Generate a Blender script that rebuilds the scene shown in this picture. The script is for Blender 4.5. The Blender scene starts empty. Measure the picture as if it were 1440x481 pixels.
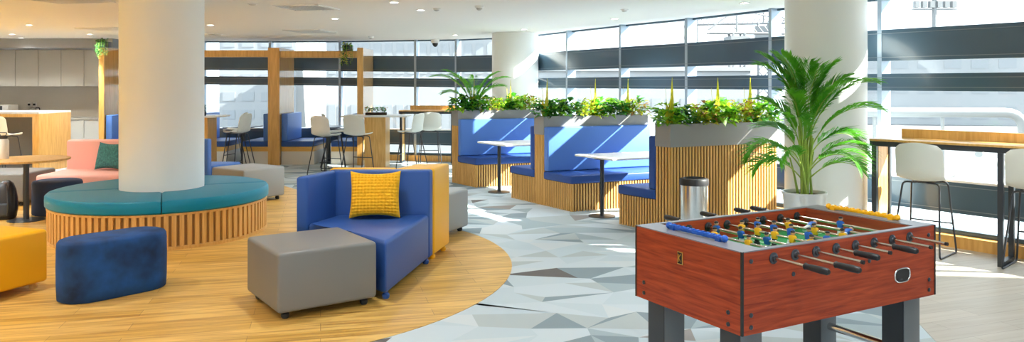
import bpy, bmesh, math, random
from mathutils import Vector, Matrix
random.seed(7)
C = bpy.context.scene.collection
PI = math.pi
F = 1080.0; CX = 720.0; HY = 118.0; CAMH = 1.65; CEIL = 2.60

def at(px, py, h=0.0):
    y = (CAMH - h) * F / (py - HY)
    return Vector(((px - CX) / F * y, y, h))

# ------------------------------------------------------------ materials
def nodes(name):
    m = bpy.data.materials.new(name); m.use_nodes = True
    nt = m.node_tree; b = nt.nodes['Principled BSDF']
    return m, nt, b

def mat(name, col, rough=0.5, metal=0.0, bump=0.0, bscale=200.0, coat=0.0, sheen=0.0, var=0.0, vscale=8.0, spec=0.5):
    m, nt, b = nodes(name)
    b.inputs['Base Color'].default_value = (*col, 1)
    b.inputs['Roughness'].default_value = rough
    b.inputs['Metallic'].default_value = metal
    b.inputs['Specular IOR Level'].default_value = spec
    if coat: b.inputs['Coat Weight'].default_value = coat; b.inputs['Coat Roughness'].default_value = 0.08
    if sheen:
        b.inputs['Sheen Weight'].default_value = sheen; b.inputs['Sheen Roughness'].default_value = 0.4
        b.inputs['Sheen Tint'].default_value = (*[min(1, c * 2.5) for c in col], 1)
    tc = nt.nodes.new('ShaderNodeTexCoord')
    if bump:
        n = nt.nodes.new('ShaderNodeTexNoise'); n.inputs['Scale'].default_value = bscale; n.inputs['Detail'].default_value = 3
        bp = nt.nodes.new('ShaderNodeBump'); bp.inputs['Strength'].default_value = bump; bp.inputs['Distance'].default_value = 0.004
        nt.links.new(tc.outputs['Object'], n.inputs['Vector']); nt.links.new(n.outputs['Fac'], bp.inputs['Height'])
        nt.links.new(bp.outputs['Normal'], b.inputs['Normal'])
    if var:
        n = nt.nodes.new('ShaderNodeTexNoise'); n.inputs['Scale'].default_value = vscale; n.inputs['Detail'].default_value = 4
        r = nt.nodes.new('ShaderNodeValToRGB')
        r.color_ramp.elements[0].position = 0.3; r.color_ramp.elements[1].position = 0.7
        r.color_ramp.elements[0].color = (*[c * (1 - var) for c in col], 1)
        r.color_ramp.elements[1].color = (*[min(1, c * (1 + var)) for c in col], 1)
        nt.links.new(tc.outputs['Object'], n.inputs['Vector']); nt.links.new(n.outputs['Fac'], r.inputs['Fac'])
        nt.links.new(r.outputs['Color'], b.inputs['Base Color'])
    return m

def wood_mat(name, c1, c2, rough=0.4, scale=(2, 2, 30), rot=0.0, coat=0.0, streak=4.0, spec=0.5):
    m, nt, b = nodes(name)
    tc = nt.nodes.new('ShaderNodeTexCoord'); mp = nt.nodes.new('ShaderNodeMapping')
    mp.inputs['Scale'].default_value = scale; mp.inputs['Rotation'].default_value = (0, 0, rot)
    n = nt.nodes.new('ShaderNodeTexNoise'); n.inputs['Scale'].default_value = streak; n.inputs['Detail'].default_value = 6
    n.inputs['Distortion'].default_value = 0.6
    r = nt.nodes.new('ShaderNodeValToRGB'); r.color_ramp.elements[0].position = 0.33; r.color_ramp.elements[1].position = 0.68
    r.color_ramp.elements[0].color = (*c1, 1); r.color_ramp.elements[1].color = (*c2, 1)
    nt.links.new(tc.outputs['Object'], mp.inputs['Vector']); nt.links.new(mp.outputs['Vector'], n.inputs['Vector'])
    nt.links.new(n.outputs['Fac'], r.inputs['Fac']); nt.links.new(r.outputs['Color'], b.inputs['Base Color'])
    b.inputs['Roughness'].default_value = rough; b.inputs['Specular IOR Level'].default_value = spec
    if coat: b.inputs['Coat Weight'].default_value = coat; b.inputs['Coat Roughness'].default_value = 0.1
    return m

def plank_mat(name, ca, cb, cm, rot, rough, fac=0.85):
    m, nt, b = nodes(name)
    tc = nt.nodes.new('ShaderNodeTexCoord'); mp = nt.nodes.new('ShaderNodeMapping')
    mp.inputs['Rotation'].default_value = (0, 0, rot)
    br = nt.nodes.new('ShaderNodeTexBrick')
    br.inputs['Color1'].default_value = (*ca, 1); br.inputs['Color2'].default_value = (*cb, 1); br.inputs['Mortar'].default_value = (*cm, 1)
    br.inputs['Scale'].default_value = 1.0; br.inputs['Mortar Size'].default_value = 0.0018
    br.inputs['Brick Width'].default_value = 1.25; br.inputs['Row Height'].default_value = 0.16; br.offset = 0.37
    mp2 = nt.nodes.new('ShaderNodeMapping'); mp2.inputs['Scale'].default_value = (0.9, 12, 1)
    n = nt.nodes.new('ShaderNodeTexNoise'); n.inputs['Scale'].default_value = 1.6; n.inputs['Detail'].default_value = 7; n.inputs['Distortion'].default_value = 0.8
    r = nt.nodes.new('ShaderNodeValToRGB'); r.color_ramp.elements[0].position = 0.3; r.color_ramp.elements[1].position = 0.62
    r.color_ramp.elements[0].color = (0.52, 0.40, 0.28, 1); r.color_ramp.elements[1].color = (1, 1, 1, 1)
    mx = nt.nodes.new('ShaderNodeMixRGB'); mx.blend_type = 'MULTIPLY'; mx.inputs['Fac'].default_value = fac
    L = nt.links
    L.new(tc.outputs['Object'], mp.inputs['Vector']); L.new(mp.outputs['Vector'], br.inputs['Vector'])
    L.new(mp.outputs['Vector'], mp2.inputs['Vector']); L.new(mp2.outputs['Vector'], n.inputs['Vector'])
    L.new(n.outputs['Fac'], r.inputs['Fac']); L.new(br.outputs['Color'], mx.inputs['Color1']); L.new(r.outputs['Color'], mx.inputs['Color2'])
    L.new(mx.outputs['Color'], b.inputs['Base Color'])
    b.inputs['Roughness'].default_value = rough
    return m

def leaf_mat(name, c1, c2, vs=14.0):
    m, nt, b = nodes(name)
    tc = nt.nodes.new('ShaderNodeTexCoord')
    n = nt.nodes.new('ShaderNodeTexNoise'); n.inputs['Scale'].default_value = vs; n.inputs['Detail'].default_value = 3
    r = nt.nodes.new('ShaderNodeValToRGB'); r.color_ramp.elements[0].position = 0.35; r.color_ramp.elements[1].position = 0.65
    r.color_ramp.elements[0].color = (*c1, 1); r.color_ramp.elements[1].color = (*c2, 1)
    nt.links.new(tc.outputs['Object'], n.inputs['Vector']); nt.links.new(n.outputs['Fac'], r.inputs['Fac'])
    nt.links.new(r.outputs['Color'], b.inputs['Base Color']); b.inputs['Roughness'].default_value = 0.42
    tr = nt.nodes.new('ShaderNodeBsdfTranslucent'); nt.links.new(r.outputs['Color'], tr.inputs['Color'])
    mx = nt.nodes.new('ShaderNodeMixShader'); mx.inputs['Fac'].default_value = 0.35
    out = nt.nodes['Material Output']
    nt.links.new(b.outputs['BSDF'], mx.inputs[1]); nt.links.new(tr.outputs['BSDF'], mx.inputs[2]); nt.links.new(mx.outputs['Shader'], out.inputs['Surface'])
    return m

def glass_mat():
    m, nt, b = nodes('window_glass'); nt.nodes.remove(b)
    t = nt.nodes.new('ShaderNodeBsdfTransparent'); t.inputs['Color'].default_value = (0.93, 0.97, 0.98, 1)
    g = nt.nodes.new('ShaderNodeBsdfGlossy'); g.inputs['Roughness'].default_value = 0.02
    lw = nt.nodes.new('ShaderNodeLayerWeight'); lw.inputs['Blend'].default_value = 0.5
    pw = nt.nodes.new('ShaderNodeMath'); pw.operation = 'POWER'; pw.inputs[1].default_value = 5.0
    fr = nt.nodes.new('ShaderNodeMath'); fr.operation = 'MULTIPLY_ADD'; fr.inputs[1].default_value = 0.5; fr.inputs[2].default_value = 0.02
    nt.links.new(lw.outputs['Facing'], pw.inputs[0]); nt.links.new(pw.outputs[0], fr.inputs[0])
    mx = nt.nodes.new('ShaderNodeMixShader')
    nt.links.new(fr.outputs[0], mx.inputs['Fac']); nt.links.new(t.outputs['BSDF'], mx.inputs[1]); nt.links.new(g.outputs['BSDF'], mx.inputs[2])
    nt.links.new(mx.outputs['Shader'], nt.nodes['Material Output'].inputs['Surface'])
    return m

def emit_mat(name, col, s):
    m, nt, b = nodes(name)
    b.inputs['Base Color'].default_value = (*col, 1)
    b.inputs['Emission Color'].default_value = (*col, 1); b.inputs['Emission Strength'].default_value = s
    return m

M = {}
M['paint'] = mat('column_paint', (0.80, 0.82, 0.81), 0.5, bump=0.05, bscale=60)
M['ceil'] = mat('ceiling_paint', (0.78, 0.77, 0.74), 0.8, bump=0.03, bscale=80)
M['wall'] = mat('wall_paint', (0.60, 0.58, 0.53), 0.7, bump=0.04, bscale=80)
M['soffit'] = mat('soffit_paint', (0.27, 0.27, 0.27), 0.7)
M['band'] = mat('spandrel_metal', (0.050, 0.100, 0.150), 0.28, metal=0.0, var=0.12, vscale=1.2, coat=0.3)
M['mull'] = mat('mullion_aluminium', (0.36, 0.44, 0.53), 0.35, metal=0.3)
M['ridge'] = mat('panel_trim', (0.22, 0.26, 0.30), 0.35, metal=0.3)
M['sill'] = mat('sill_white', (0.75, 0.77, 0.78), 0.4)
M['glass'] = glass_mat()
M['oak'] = wood_mat('oak_veneer', (0.58, 0.31, 0.075), (0.74, 0.44, 0.14), 0.33, scale=(9, 9, 0.9), streak=3.0)
M['slat'] = wood_mat('slat_wood', (0.60, 0.32, 0.08), (0.76, 0.45, 0.145), 0.45, scale=(14, 14, 1.0), streak=3.0)
M['drum'] = mat('bench_drum_gap_shade', (0.34, 0.17, 0.045), 0.6)  # oak darkened so its colour carries the shade between the slats
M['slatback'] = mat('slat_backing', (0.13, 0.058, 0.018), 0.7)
M['floorwood'] = plank_mat('oak_planks', (0.65, 0.38, 0.075), (0.78, 0.49, 0.135), (0.36, 0.2, 0.06), -math.radians(14), 0.38)
M['palewood'] = plank_mat('pale_planks', (0.40, 0.36, 0.30), (0.48, 0.43, 0.36), (0.26, 0.22, 0.17), -math.radians(20), 0.42, 0.3)
M['carpets'] = [mat('carpet_tone', c, 0.9, bump=0.25, bscale=350, spec=0.2) for c in
    [(0.50, 0.57, 0.61), (0.46, 0.54, 0.58), (0.53, 0.58, 0.60), (0.33, 0.40, 0.43), (0.40, 0.45, 0.46), (0.225, 0.285, 0.315), (0.29, 0.275, 0.265), (0.14, 0.13, 0.125)]]
M['blue'] = mat('blue_leather', (0.028, 0.088, 0.315), 0.42, bump=0.08, bscale=400, spec=0.32)
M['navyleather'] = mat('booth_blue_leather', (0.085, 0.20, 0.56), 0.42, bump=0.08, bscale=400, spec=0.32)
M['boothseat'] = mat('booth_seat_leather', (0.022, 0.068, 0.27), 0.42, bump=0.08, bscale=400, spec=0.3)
M['velvet'] = mat('navy_velvet', (0.003, 0.045, 0.165), 0.8, sheen=0.2, var=0.65, vscale=5)
M['navy'] = mat('navy_fabric', (0.010, 0.032, 0.095), 0.75, bump=0.1)
M['teal'] = mat('teal_leather', (0.0, 0.20, 0.32), 0.38, bump=0.06, bscale=300, spec=0.32)
M['yellow'] = mat('yellow_leather', (0.92, 0.47, 0.018), 0.42, bump=0.06, bscale=400, spec=0.32)
M['orange'] = mat('amber_leather', (0.86, 0.40, 0.006), 0.42, bump=0.06, bscale=400, spec=0.32)
M['grey'] = mat('grey_leather', (0.20, 0.195, 0.185), 0.42, bump=0.08, bscale=400, spec=0.32)
M['greylight'] = mat('pale_grey_leather', (0.34, 0.35, 0.345), 0.42, bump=0.06, bscale=400, spec=0.32)
M['pink'] = mat('pink_leather', (0.86, 0.43, 0.36), 0.5, bump=0.06, bscale=300, spec=0.32)
M['knit'] = mat('mustard_knit', (0.86, 0.43, 0.008), 0.85, bump=0.5, bscale=140, sheen=0.2)
M['tealknit'] = mat('teal_weave', (0.04, 0.17, 0.16), 0.9, bump=0.6, bscale=120, var=0.4, vscale=40)
M['white'] = mat('white_laminate', (0.78, 0.78, 0.77), 0.35)
M['shell'] = mat('white_polypropylene', (0.70, 0.71, 0.66), 0.42)
M['steel'] = mat('dark_steel', (0.055, 0.06, 0.07), 0.35, metal=0.6)
M['blacksteel'] = mat('black_powder_coat', (0.028, 0.034, 0.042), 0.40)
M['black'] = mat('black_plastic', (0.012, 0.012, 0.014), 0.42)
M['chrome'] = mat('brushed_chrome', (0.72, 0.72, 0.71), 0.20, metal=1.0)
M['greysteel'] = mat('grey_leg_steel', (0.17, 0.18, 0.19), 0.42, metal=0.35)
M['planter'] = mat('grey_planter', (0.255, 0.25, 0.245), 0.38)
M['soil'] = mat('soil', (0.06, 0.032, 0.018), 0.95, bump=0.9, bscale=90, var=0.5, vscale=60)
M['mahogany'] = wood_mat('mahogany_laminate', (0.24, 0.022, 0.006), (0.47, 0.070, 0.018), 0.45, scale=(1.6, 1.6, 24), streak=2.4, spec=0.35)
M['mahoganyin'] = wood_mat('mahogany_inner', (0.22, 0.035, 0.012), (0.36, 0.07, 0.025), 0.4, scale=(1.6, 1.6, 13), streak=2.2)
M['edge'] = mat('grey_edge_laminate', (0.20, 0.19, 0.215), 0.32)
M['turf'] = mat('pitch_green', (0.02, 0.32, 0.085), 0.5)
M['pitchline'] = mat('pitch_line', (0.75, 0.8, 0.75), 0.5)
M['rod'] = mat('rod_chrome', (0.66, 0.62, 0.55), 0.25, metal=1.0)
M['pblue'] = mat('player_blue', (0.015, 0.12, 0.50), 0.35)
M['pyellow'] = mat('player_yellow', (0.88, 0.48, 0.02), 0.35)
M['pwhite'] = mat('player_white', (0.68, 0.72, 0.74), 0.35)
M['skin'] = mat('player_skin', (0.66, 0.36, 0.22), 0.45)
M['brass'] = mat('brass', (0.55, 0.38, 0.12), 0.3, metal=0.9)
M['scoreb'] = mat('score_blue', (0.015, 0.11, 0.52), 0.3)
M['scorey'] = mat('score_yellow', (0.92, 0.46, 0.01), 0.3)
M['stone'] = mat('worktop_stone', (0.62, 0.61, 0.58), 0.35, var=0.08, vscale=20)
M['cab'] = mat('cabinet_white', (0.62, 0.61, 0.57), 0.45)
M['splash'] = mat('splashback', (0.60, 0.57, 0.52), 0.5)
M['boothwhite'] = mat('booth_base_white', (0.68, 0.66, 0.60), 0.5)
M['stripwood'] = wood_mat('oak_strip', (0.60, 0.33, 0.06), (0.72, 0.42, 0.10), 0.4, scale=(1, 8, 8))
M['leafg'] = leaf_mat('leaf_green', (0.028, 0.22, 0.018), (0.11, 0.43, 0.028))
M['leafy'] = leaf_mat('leaf_yellowgreen', (0.30, 0.48, 0.02), (0.72, 0.66, 0.05))
M['leafl'] = leaf_mat('leaf_lime', (0.18, 0.50, 0.02), (0.40, 0.68, 0.04))
M['leafr'] = leaf_mat('leaf_bronze', (0.30, 0.10, 0.03), (0.42, 0.30, 0.06))
M['leafp'] = leaf_mat('leaf_palm', (0.05, 0.29, 0.015), (0.17, 0.52, 0.03), 6)
M['leafd'] = leaf_mat('leaf_dark', (0.012, 0.07, 0.012), (0.04, 0.16, 0.03))
M['stem'] = mat('palm_stem', (0.30, 0.42, 0.06), 0.5)
M['spike'] = leaf_mat('leaf_spike', (0.50, 0.50, 0.02), (0.78, 0.66, 0.05))
M['pot'] = mat('white_ceramic', (0.74, 0.75, 0.75), 0.35)
M['lamp'] = emit_mat('downlight_lens', (1.0, 0.96, 0.88), 6.0)
M['vent'] = mat('vent_metal', (0.78, 0.77, 0.74), 0.45)
M['ventdark'] = mat('vent_void', (0.28, 0.28, 0.27), 0.8)
M['sensor'] = mat('sensor_plastic', (0.50, 0.50, 0.49), 0.4)
M['concrete'] = mat('pale_concrete', (0.13, 0.132, 0.135), 0.8, var=0.06, vscale=0.4)
M['facade'] = mat('hazy_facade', (0.28, 0.29, 0.30), 0.7, var=0.05, vscale=0.5)  # distant haze is put into the pale wall and glass colours
M['facadeglass'] = mat('hazy_facade_glass', (0.245, 0.26, 0.275), 0.4)
M['crane'] = mat('crane_paint', (0.16, 0.165, 0.17), 0.6)
M['pipe'] = mat('white_pipe', (0.28, 0.28, 0.275), 0.4)

# ------------------------------------------------------------ mesh helpers
def link(name, me, parent=None):
    o = bpy.data.objects.new(name, me); C.objects.link(o)
    if parent: o.parent = parent
    return o

def obj(name, bm, m, parent=None, smooth=True, ang=35, loc=None, rotz=0.0):
    me = bpy.data.meshes.new(name)
    bmesh.ops.recalc_face_normals(bm, faces=bm.faces)
    bm.to_mesh(me); bm.free()
    for x in (m if isinstance(m, (list, tuple)) else [m]): me.materials.append(x)
    if smooth:
        me.shade_smooth(); me.set_sharp_from_angle(angle=math.radians(ang))
    o = link(name, me, parent)
    if loc is not None: o.location = loc
    o.rotation_euler = (0, 0, rotz)
    return o

def tag(o, label=None, cat=None, group=None, kind=None):
    if label: o['label'] = label
    if cat: o['category'] = cat
    if group: o['group'] = group
    if kind: o['kind'] = kind
    return o

def thing(name, label, cat, loc=(0, 0, 0), rotz=0.0, group=None):
    o = bpy.data.objects.new(name, None); C.objects.link(o)
    o.empty_display_size = 0.1
    o.location = loc; o.rotation_euler = (0, 0, rotz)
    return tag(o, label, cat, group)

def struct(name, bm, m, parent=None, smooth=False, label=None):
    o = obj(name, bm, m, parent, smooth)
    if parent is None: o['kind'] = 'structure'
    if label: o['label'] = label
    return o

def copy_tree(root, loc=None, rotz=None, label=None, group=None):
    r = root.copy(); C.objects.link(r)
    if loc is not None: r.location = loc
    if rotz is not None: r.rotation_euler = (0, 0, rotz)
    if label: r['label'] = label
    if group: r['group'] = group
    for ch in list(root.children):
        c = ch.copy(); C.objects.link(c); c.parent = r
        for g in list(ch.children):
            d = g.copy(); C.objects.link(d); d.parent = c
    return r

def NB(): return bmesh.new()

def obox(bm, o, ex, ey, ez, bev=0.0, seg=2, mi=0):
    o, ex, ey, ez = Vector(o), Vector(ex), Vector(ey), Vector(ez)
    vs = [bm.verts.new(o + ex * a + ey * b + ez * c) for c in (0, 1) for b in (0, 1) for a in (0, 1)]
    fs = [bm.faces.new([vs[i] for i in f]) for f in ((0, 2, 3, 1), (4, 5, 7, 6), (0, 1, 5, 4), (2, 6, 7, 3), (0, 4, 6, 2), (1, 3, 7, 5))]
    for f in fs: f.material_index = mi
    if bev:
        es = set(e for f in fs for e in f.edges)
        bmesh.ops.bevel(bm, geom=list(es), offset=bev, segments=seg, profile=0.5, affect='EDGES', clamp_overlap=True, material=mi)
    return fs

def box(bm, x0, x1, y0, y1, z0, z1, bev=0.0, seg=2, mi=0):
    return obox(bm, (x0, y0, z0), (x1 - x0, 0, 0), (0, y1 - y0, 0), (0, 0, z1 - z0), bev, seg, mi)

def cbox(bm, c, s, rot=0.0, bev=0.0, seg=2, mi=0):
    R = Matrix.Rotation(rot, 3, 'Z')
    ex, ey, ez = R @ Vector((s[0], 0, 0)), R @ Vector((0, s[1], 0)), Vector((0, 0, s[2]))
    return obox(bm, Vector(c) - (ex + ey + ez) / 2, ex, ey, ez, bev, seg, mi)

def prism(bm, pts, z0, z1, bev=0.0, seg=3, mi=0):
    lo = [bm.verts.new((p[0], p[1], z0)) for p in pts]; hi = [bm.verts.new((p[0], p[1], z1)) for p in pts]
    n = len(pts); fs = [bm.faces.new(lo[::-1]), bm.faces.new(hi)]
    for i in range(n): fs.append(bm.faces.new([lo[i], lo[(i + 1) % n], hi[(i + 1) % n], hi[i]]))
    for f in fs: f.material_index = mi
    if bev:
        es = set(e for f in fs for e in f.edges)
        bmesh.ops.bevel(bm, geom=list(es), offset=bev, segments=seg, profile=0.5, affect='EDGES', clamp_overlap=True, material=mi)
    return fs

def tube(bm, pts, r, n=8, closed=False, mi=0, r2=None):
    pts = [Vector(p) for p in pts]; N = len(pts); rings = []; prev = None
    for i, p in enumerate(pts):
        if closed: t = pts[(i + 1) % N] - pts[i - 1]
        else: t = pts[min(i + 1, N - 1)] - pts[max(i - 1, 0)]
        t.normalize()
        if prev is None:
            a = Vector((0, 0, 1)) if abs(t.z) < 0.9 else Vector((1, 0, 0))
            u = t.cross(a).normalized()
        else:
            u = (prev - t * prev.dot(t)).normalized()
        prev = u; v = t.cross(u)
        rr = r if r2 is None else r + (r2 - r) * i / (N - 1)
        rings.append([bm.verts.new(p + (u * math.cos(2 * PI * k / n) + v * math.sin(2 * PI * k / n)) * rr) for k in range(n)])
    m = N if closed else N - 1
    for i in range(m):
        a, b = rings[i], rings[(i + 1) % N]
        for k in range(n):
            f = bm.faces.new([a[k], a[(k + 1) % n], b[(k + 1) % n], b[k]]); f.material_index = mi
    if not closed:
        f = bm.faces.new(rings[0][::-1]); f.material_index = mi
        f = bm.faces.new(rings[-1]); f.material_index = mi

def fillet(pts, r, k=5):
    pts = [Vector(p) for p in pts]; out = [pts[0]]
    for i in range(1, len(pts) - 1):
        a, b, c = pts[i - 1], pts[i], pts[i + 1]
        d1 = (a - b); d2 = (c - b); rr = min(r, d1.length * 0.45, d2.length * 0.45)
        p = b + d1.normalized() * rr; q = b + d2.normalized() * rr
        for j in range(k + 1):
            t = j / k; out.append(p * (1 - t) ** 2 + b * 2 * t * (1 - t) + q * t * t)
    out.append(pts[-1]); return out

def lathe(bm, prof, n=32, c=(0, 0, 0), mi=0, axis='Z'):
    rings = []
    for r, z in prof:
        if r < 1e-6:
            ring = [(0, 0, z)]
        else:
            ring = [(r * math.cos(2 * PI * k / n), r * math.sin(2 * PI * k / n), z) for k in range(n)]
        if axis == 'Y': ring = [(x, zz, y) for x, y, zz in ring]
        if axis == 'X': ring = [(zz, x, y) for x, y, zz in ring]
        rings.append([bm.verts.new(Vector(p) + Vector(c)) for p in ring])
    for a, b in zip(rings[:-1], rings[1:]):
        if len(a) == 1 and len(b) == 1: continue
        for k in range(n):
            if len(a) == 1: f = bm.faces.new([a[0], b[(k + 1) % n], b[k]])
            elif len(b) == 1: f = bm.faces.new([a[k], a[(k + 1) % n], b[0]])
            else: f = bm.faces.new([a[k], a[(k + 1) % n], b[(k + 1) % n], b[k]])
            f.material_index = mi

def ball(bm, c, r, sx=1, sy=1, sz=1, n=10, mi=0):
    k = max(8, n); rings = []
    for i in range(n + 1):
        z = -r * math.cos(PI * i / n); q = r * math.sin(PI * i / n) if 0 < i < n else 0
        ring = [(0, 0, z)] if q == 0 else [(q * math.cos(2 * PI * j / k), q * math.sin(2 * PI * j / k), z) for j in range(k)]
        rings.append([bm.verts.new((x * sx + c[0], y * sy + c[1], zz * sz + c[2])) for x, y, zz in ring])
    for a, b in zip(rings[:-1], rings[1:]):
        for j in range(k):
            if len(a) == 1: f = [a[0], b[(j + 1) % k], b[j]]
            elif len(b) == 1: f = [a[j], a[(j + 1) % k], b[0]]
            else: f = [a[j], a[(j + 1) % k], b[(j + 1) % k], b[j]]
            bm.faces.new(f).material_index = mi

V2 = lambda p: Vector((p[0], p[1], 0))
# ------------------------------------------------------------ the glazed outer wall, floor, ceiling
WL = [(-11.0, -3.4), (-9.4, -3.45), (-7.8, -3.5), (-6.2, -3.55), (-4.6, -3.6), (-3.0, -3.6), (-1.4, -3.6), (0.2, -3.55), (1.8, -3.5), (3.2, -3.4), (4.4, -3.1), (5.30, -2.3), (5.95, -1.2), (6.28, 0.2), (6.42, 1.65), (6.42, 3.1), (6.22, 4.6), (5.75, 6.05), (4.87, 7.25), (4.02, 8.40),
      (3.24, 9.64), (2.505, 11.04), (1.728, 12.28), (0.975, 13.68), (0.07, 15.4), (-1.19, 16.3), (-2.08, 16.5), (-3.80, 16.95), (-5.36, 17.0), (-6.85, 17.0), (-8.20, 16.9)]
XL, YB, YK = -12.6, -3.4, 17.6
def onorm(a, b):
    d = (Vector(b) - Vector(a)).normalized(); return Vector((d.y, -d.x))   # outward for this ordering
poly = [Vector(p) for p in WL]
vn = []
for i in range(len(poly)):
    ns = []
    if i > 0: ns.append(onorm(poly[i - 1], poly[i]))
    if i < len(poly) - 1: ns.append(onorm(poly[i], poly[i + 1]))
    n = sum(ns, Vector((0, 0))).normalized(); vn.append(n / n.dot(ns[0]))
def wp(i, off): p = poly[i] + vn[i] * off; return (p.x, p.y)

LIFT = {26: .01, 27: .03, 28: .05, 29: .06, 30: .06}
def strip(bm, i, o0, o1, z0, z1, mi=0):
    """a bar running along bay i between two offsets from the inner wall line"""
    l0 = LIFT.get(i, 0) if z0 > 1.5 and z1 < 2.5 else 0; l1 = LIFT.get(i + 1, 0) if z0 > 1.5 and z1 < 2.5 else 0
    a0, b0, a1, b1 = wp(i, o0), wp(i + 1, o0), wp(i, o1), wp(i + 1, o1)
    v = [bm.verts.new((p[0], p[1], z)) for p, z in ((a0, z0 + l0), (b0, z0 + l1), (b1, z0 + l1), (a1, z0 + l0), (a0, z1 + l0), (b0, z1 + l1), (b1, z1 + l1), (a1, z1 + l0))]
    for f in ((0, 3, 2, 1), (4, 5, 6, 7), (0, 1, 5, 4), (1, 2, 6, 5), (2, 3, 7, 6), (3, 0, 4, 7)):
        bm.faces.new([v[k] for k in f]).material_index = mi

for i in range(len(WL) - 1):
    bm = NB()
    for z0, z1 in ((0.34, 0.655), (1.577, 1.76), (1.90, 2.24)):
        strip(bm, i, 0.0, 0.17, z0, z1)
        for zz in (z0 + 0.035, z1 - 0.045): strip(bm, i, -0.006, 0.0, zz, zz + 0.006, 1)
    strip(bm, i, 0.05, 0.17, 0.12, 0.165)
    strip(bm, i, 0.10, 0.17, 2.572, CEIL)
    w = struct('window_%d' % (i + 1), bm, [M['band'], M['ridge']])
    bm = NB(); strip(bm, i, -0.02, 0.17, 0.655, 0.678); obj('sill', bm, M['sill'], w, False)
    bm = NB()
    for z0, z1 in ((0.165, 0.34), (0.678, 1.577 + .0), (1.76, 1.90), (2.24, 2.572)):
        l = 0.06 if i > 25 and z1 in (1.577, 1.90) else 0
        strip(bm, i, 0.135, 0.139, z0, z1 + l)
    obj('pane', bm, M['glass'], w, False)
    bm = NB()
    d = (poly[i + 1] - poly[i]).normalized(); p = poly[i]
    obox(bm, (p.x - d.x * .025 - vn[i].x * .004, p.y - d.y * .025 - vn[i].y * .004, 0.12), (d.x * .05, d.y * .05, 0), (vn[i].x * .18, vn[i].y * .18, 0), (0, 0, CEIL - 0.12))
    obj('mullion', bm, M['mull'], w, False)
bm = NB()
for i in range(len(WL) - 1):
    strip(bm, i, -0.07, 0.17, 0.0, 0.12)
struct('baseboard_right', bm, M['oak'])

# floor: carpet of angular shards (one mesh, a tone per shard)
outer = [wp(i, 0.3) for i in range(len(WL))]
bm = NB()
rnd = random.Random(11)
cw, ch = 0.40, 0.27
nx, ny = int(19.5 / cw), int(20.5 / ch)
g = [[bm.verts.new((XL + 0.0 + (i + (rnd.uniform(-.40, .40))) * cw + j * 0.06 % cw, YB + (j + rnd.uniform(-.40, .40)) * ch, 0)) for i in range(nx + 2)] for j in range(ny + 2)]
W = [28, 24, 13, 12, 12, 8, 1.5, 0.6]
def tone(y, x):
    w = list(W)
    if y > 9.0 and x > -1.5: w[5] *= 2.0; w[6] *= 4; w[7] *= 3
    return rnd.choices(range(8), w)[0]
for j in range(ny + 1):
    for i in range(nx + 1):
        a, b, c, d = g[j][i], g[j][i + 1], g[j + 1][i + 1], g[j + 1][i]
        r = rnd.random()
        if r < 0.35: fs = [(a, b, c), (a, c, d)]
        elif r < 0.7: fs = [(a, b, d), (b, c, d)]
        else: fs = [(a, b, c, d)]
        for f in fs:
            ff = bm.faces.new(f); ff.material_index = tone(a.co.y, a.co.x)
me = bpy.data.meshes.new('floor'); bm.to_mesh(me); bm.free()
for m in M['carpets']: me.materials.append(m)
fl = link('floor', me); fl['kind'] = 'structure'

def slab(name, pts, z0, z1, m):
    bm = NB(); prism(bm, pts, z0, z1); return struct(name, bm, m)
# oak zone with its curved edge
ctr = Vector((-2.50, 6.95)); R0 = 2.50
pts = []
for k in range(0, 41):
    a = math.radians(-95 + k * 3.4)
    rr = R0
    pts.append((ctr.x + rr * math.cos(a), ctr.y + rr * math.sin(a) * 1.06))
pts += [(-1.72, 9.75), (-2.35, 10.6), (-3.0, 11.5), (-3.75, 12.5), (-4.6, 13.2), (-5.6, 13.6), (-7, 13.8), (-12.6, 13.8), (-12.6, YB), (-3.2, YB), (-2.9, 1.5), (-2.75, 3.6)]
slab('floor.001', pts, -0.004, 0.003, M['floorwood'])
pts = [(2.05, YB + .1), (2.35, 1.0), (2.50, 3.4), (2.72, 4.95), (2.84, 5.45), (2.92, 6.3), (2.90, 7.2), (2.75, 8.3)]
pts += [wp(i, 0.0) for i in range(20, 10, -1)]
slab('floor.002', pts, -0.004, 0.0025, M['palewood'])

# ceiling, side, back and kitchen walls
pts = [wp(i, 0.19) for i in range(len(WL))] + [(-8.6, YK + .2), (XL - .2, YK + .2), (XL - .2, YB - .4)]
slab('ceiling', pts, CEIL, CEIL + 0.25, M['ceil'])
bm = NB(); box(bm, XL - .15, XL, YB, YK, 0, CEIL); struct('wall_left', bm, M['wall'])
bm = NB(); box(bm, XL, -11.0, YB - .15, YB, 0, CEIL); struct('wall_back', bm, M['wall'])
bm = NB(); box(bm, XL, -8.2, YK, YK + .15, 0, CEIL); box(bm, -8.35, -8.2, 16.85, YK, 0, CEIL); struct('wall_kitchen', bm, M['splash'])
bm = NB(); box(bm, XL, -8.35, 16.05, YK, 2.405, CEIL); struct('trim_1', bm, M['soffit'])

# columns
def column(name, x, y, r, z0=0.0):
    bm = NB(); lathe(bm, [(r, z0), (r, CEIL)], 64, (x, y, 0)); o = struct(name, bm, M['paint'], smooth=True); return o
column('column_1', -3.906, 8.58, 0.436)
column('column_2', 0.06, 14.45, 0.436)
column('column_3', 3.342, 8.195, 0.41)
bm = NB(); lathe(bm, [(0.421, 0), (0.421, 0.10)], 48, (3.342, 8.195, 0)); struct('trim_2', bm, M['paint'], smooth=True)

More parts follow.
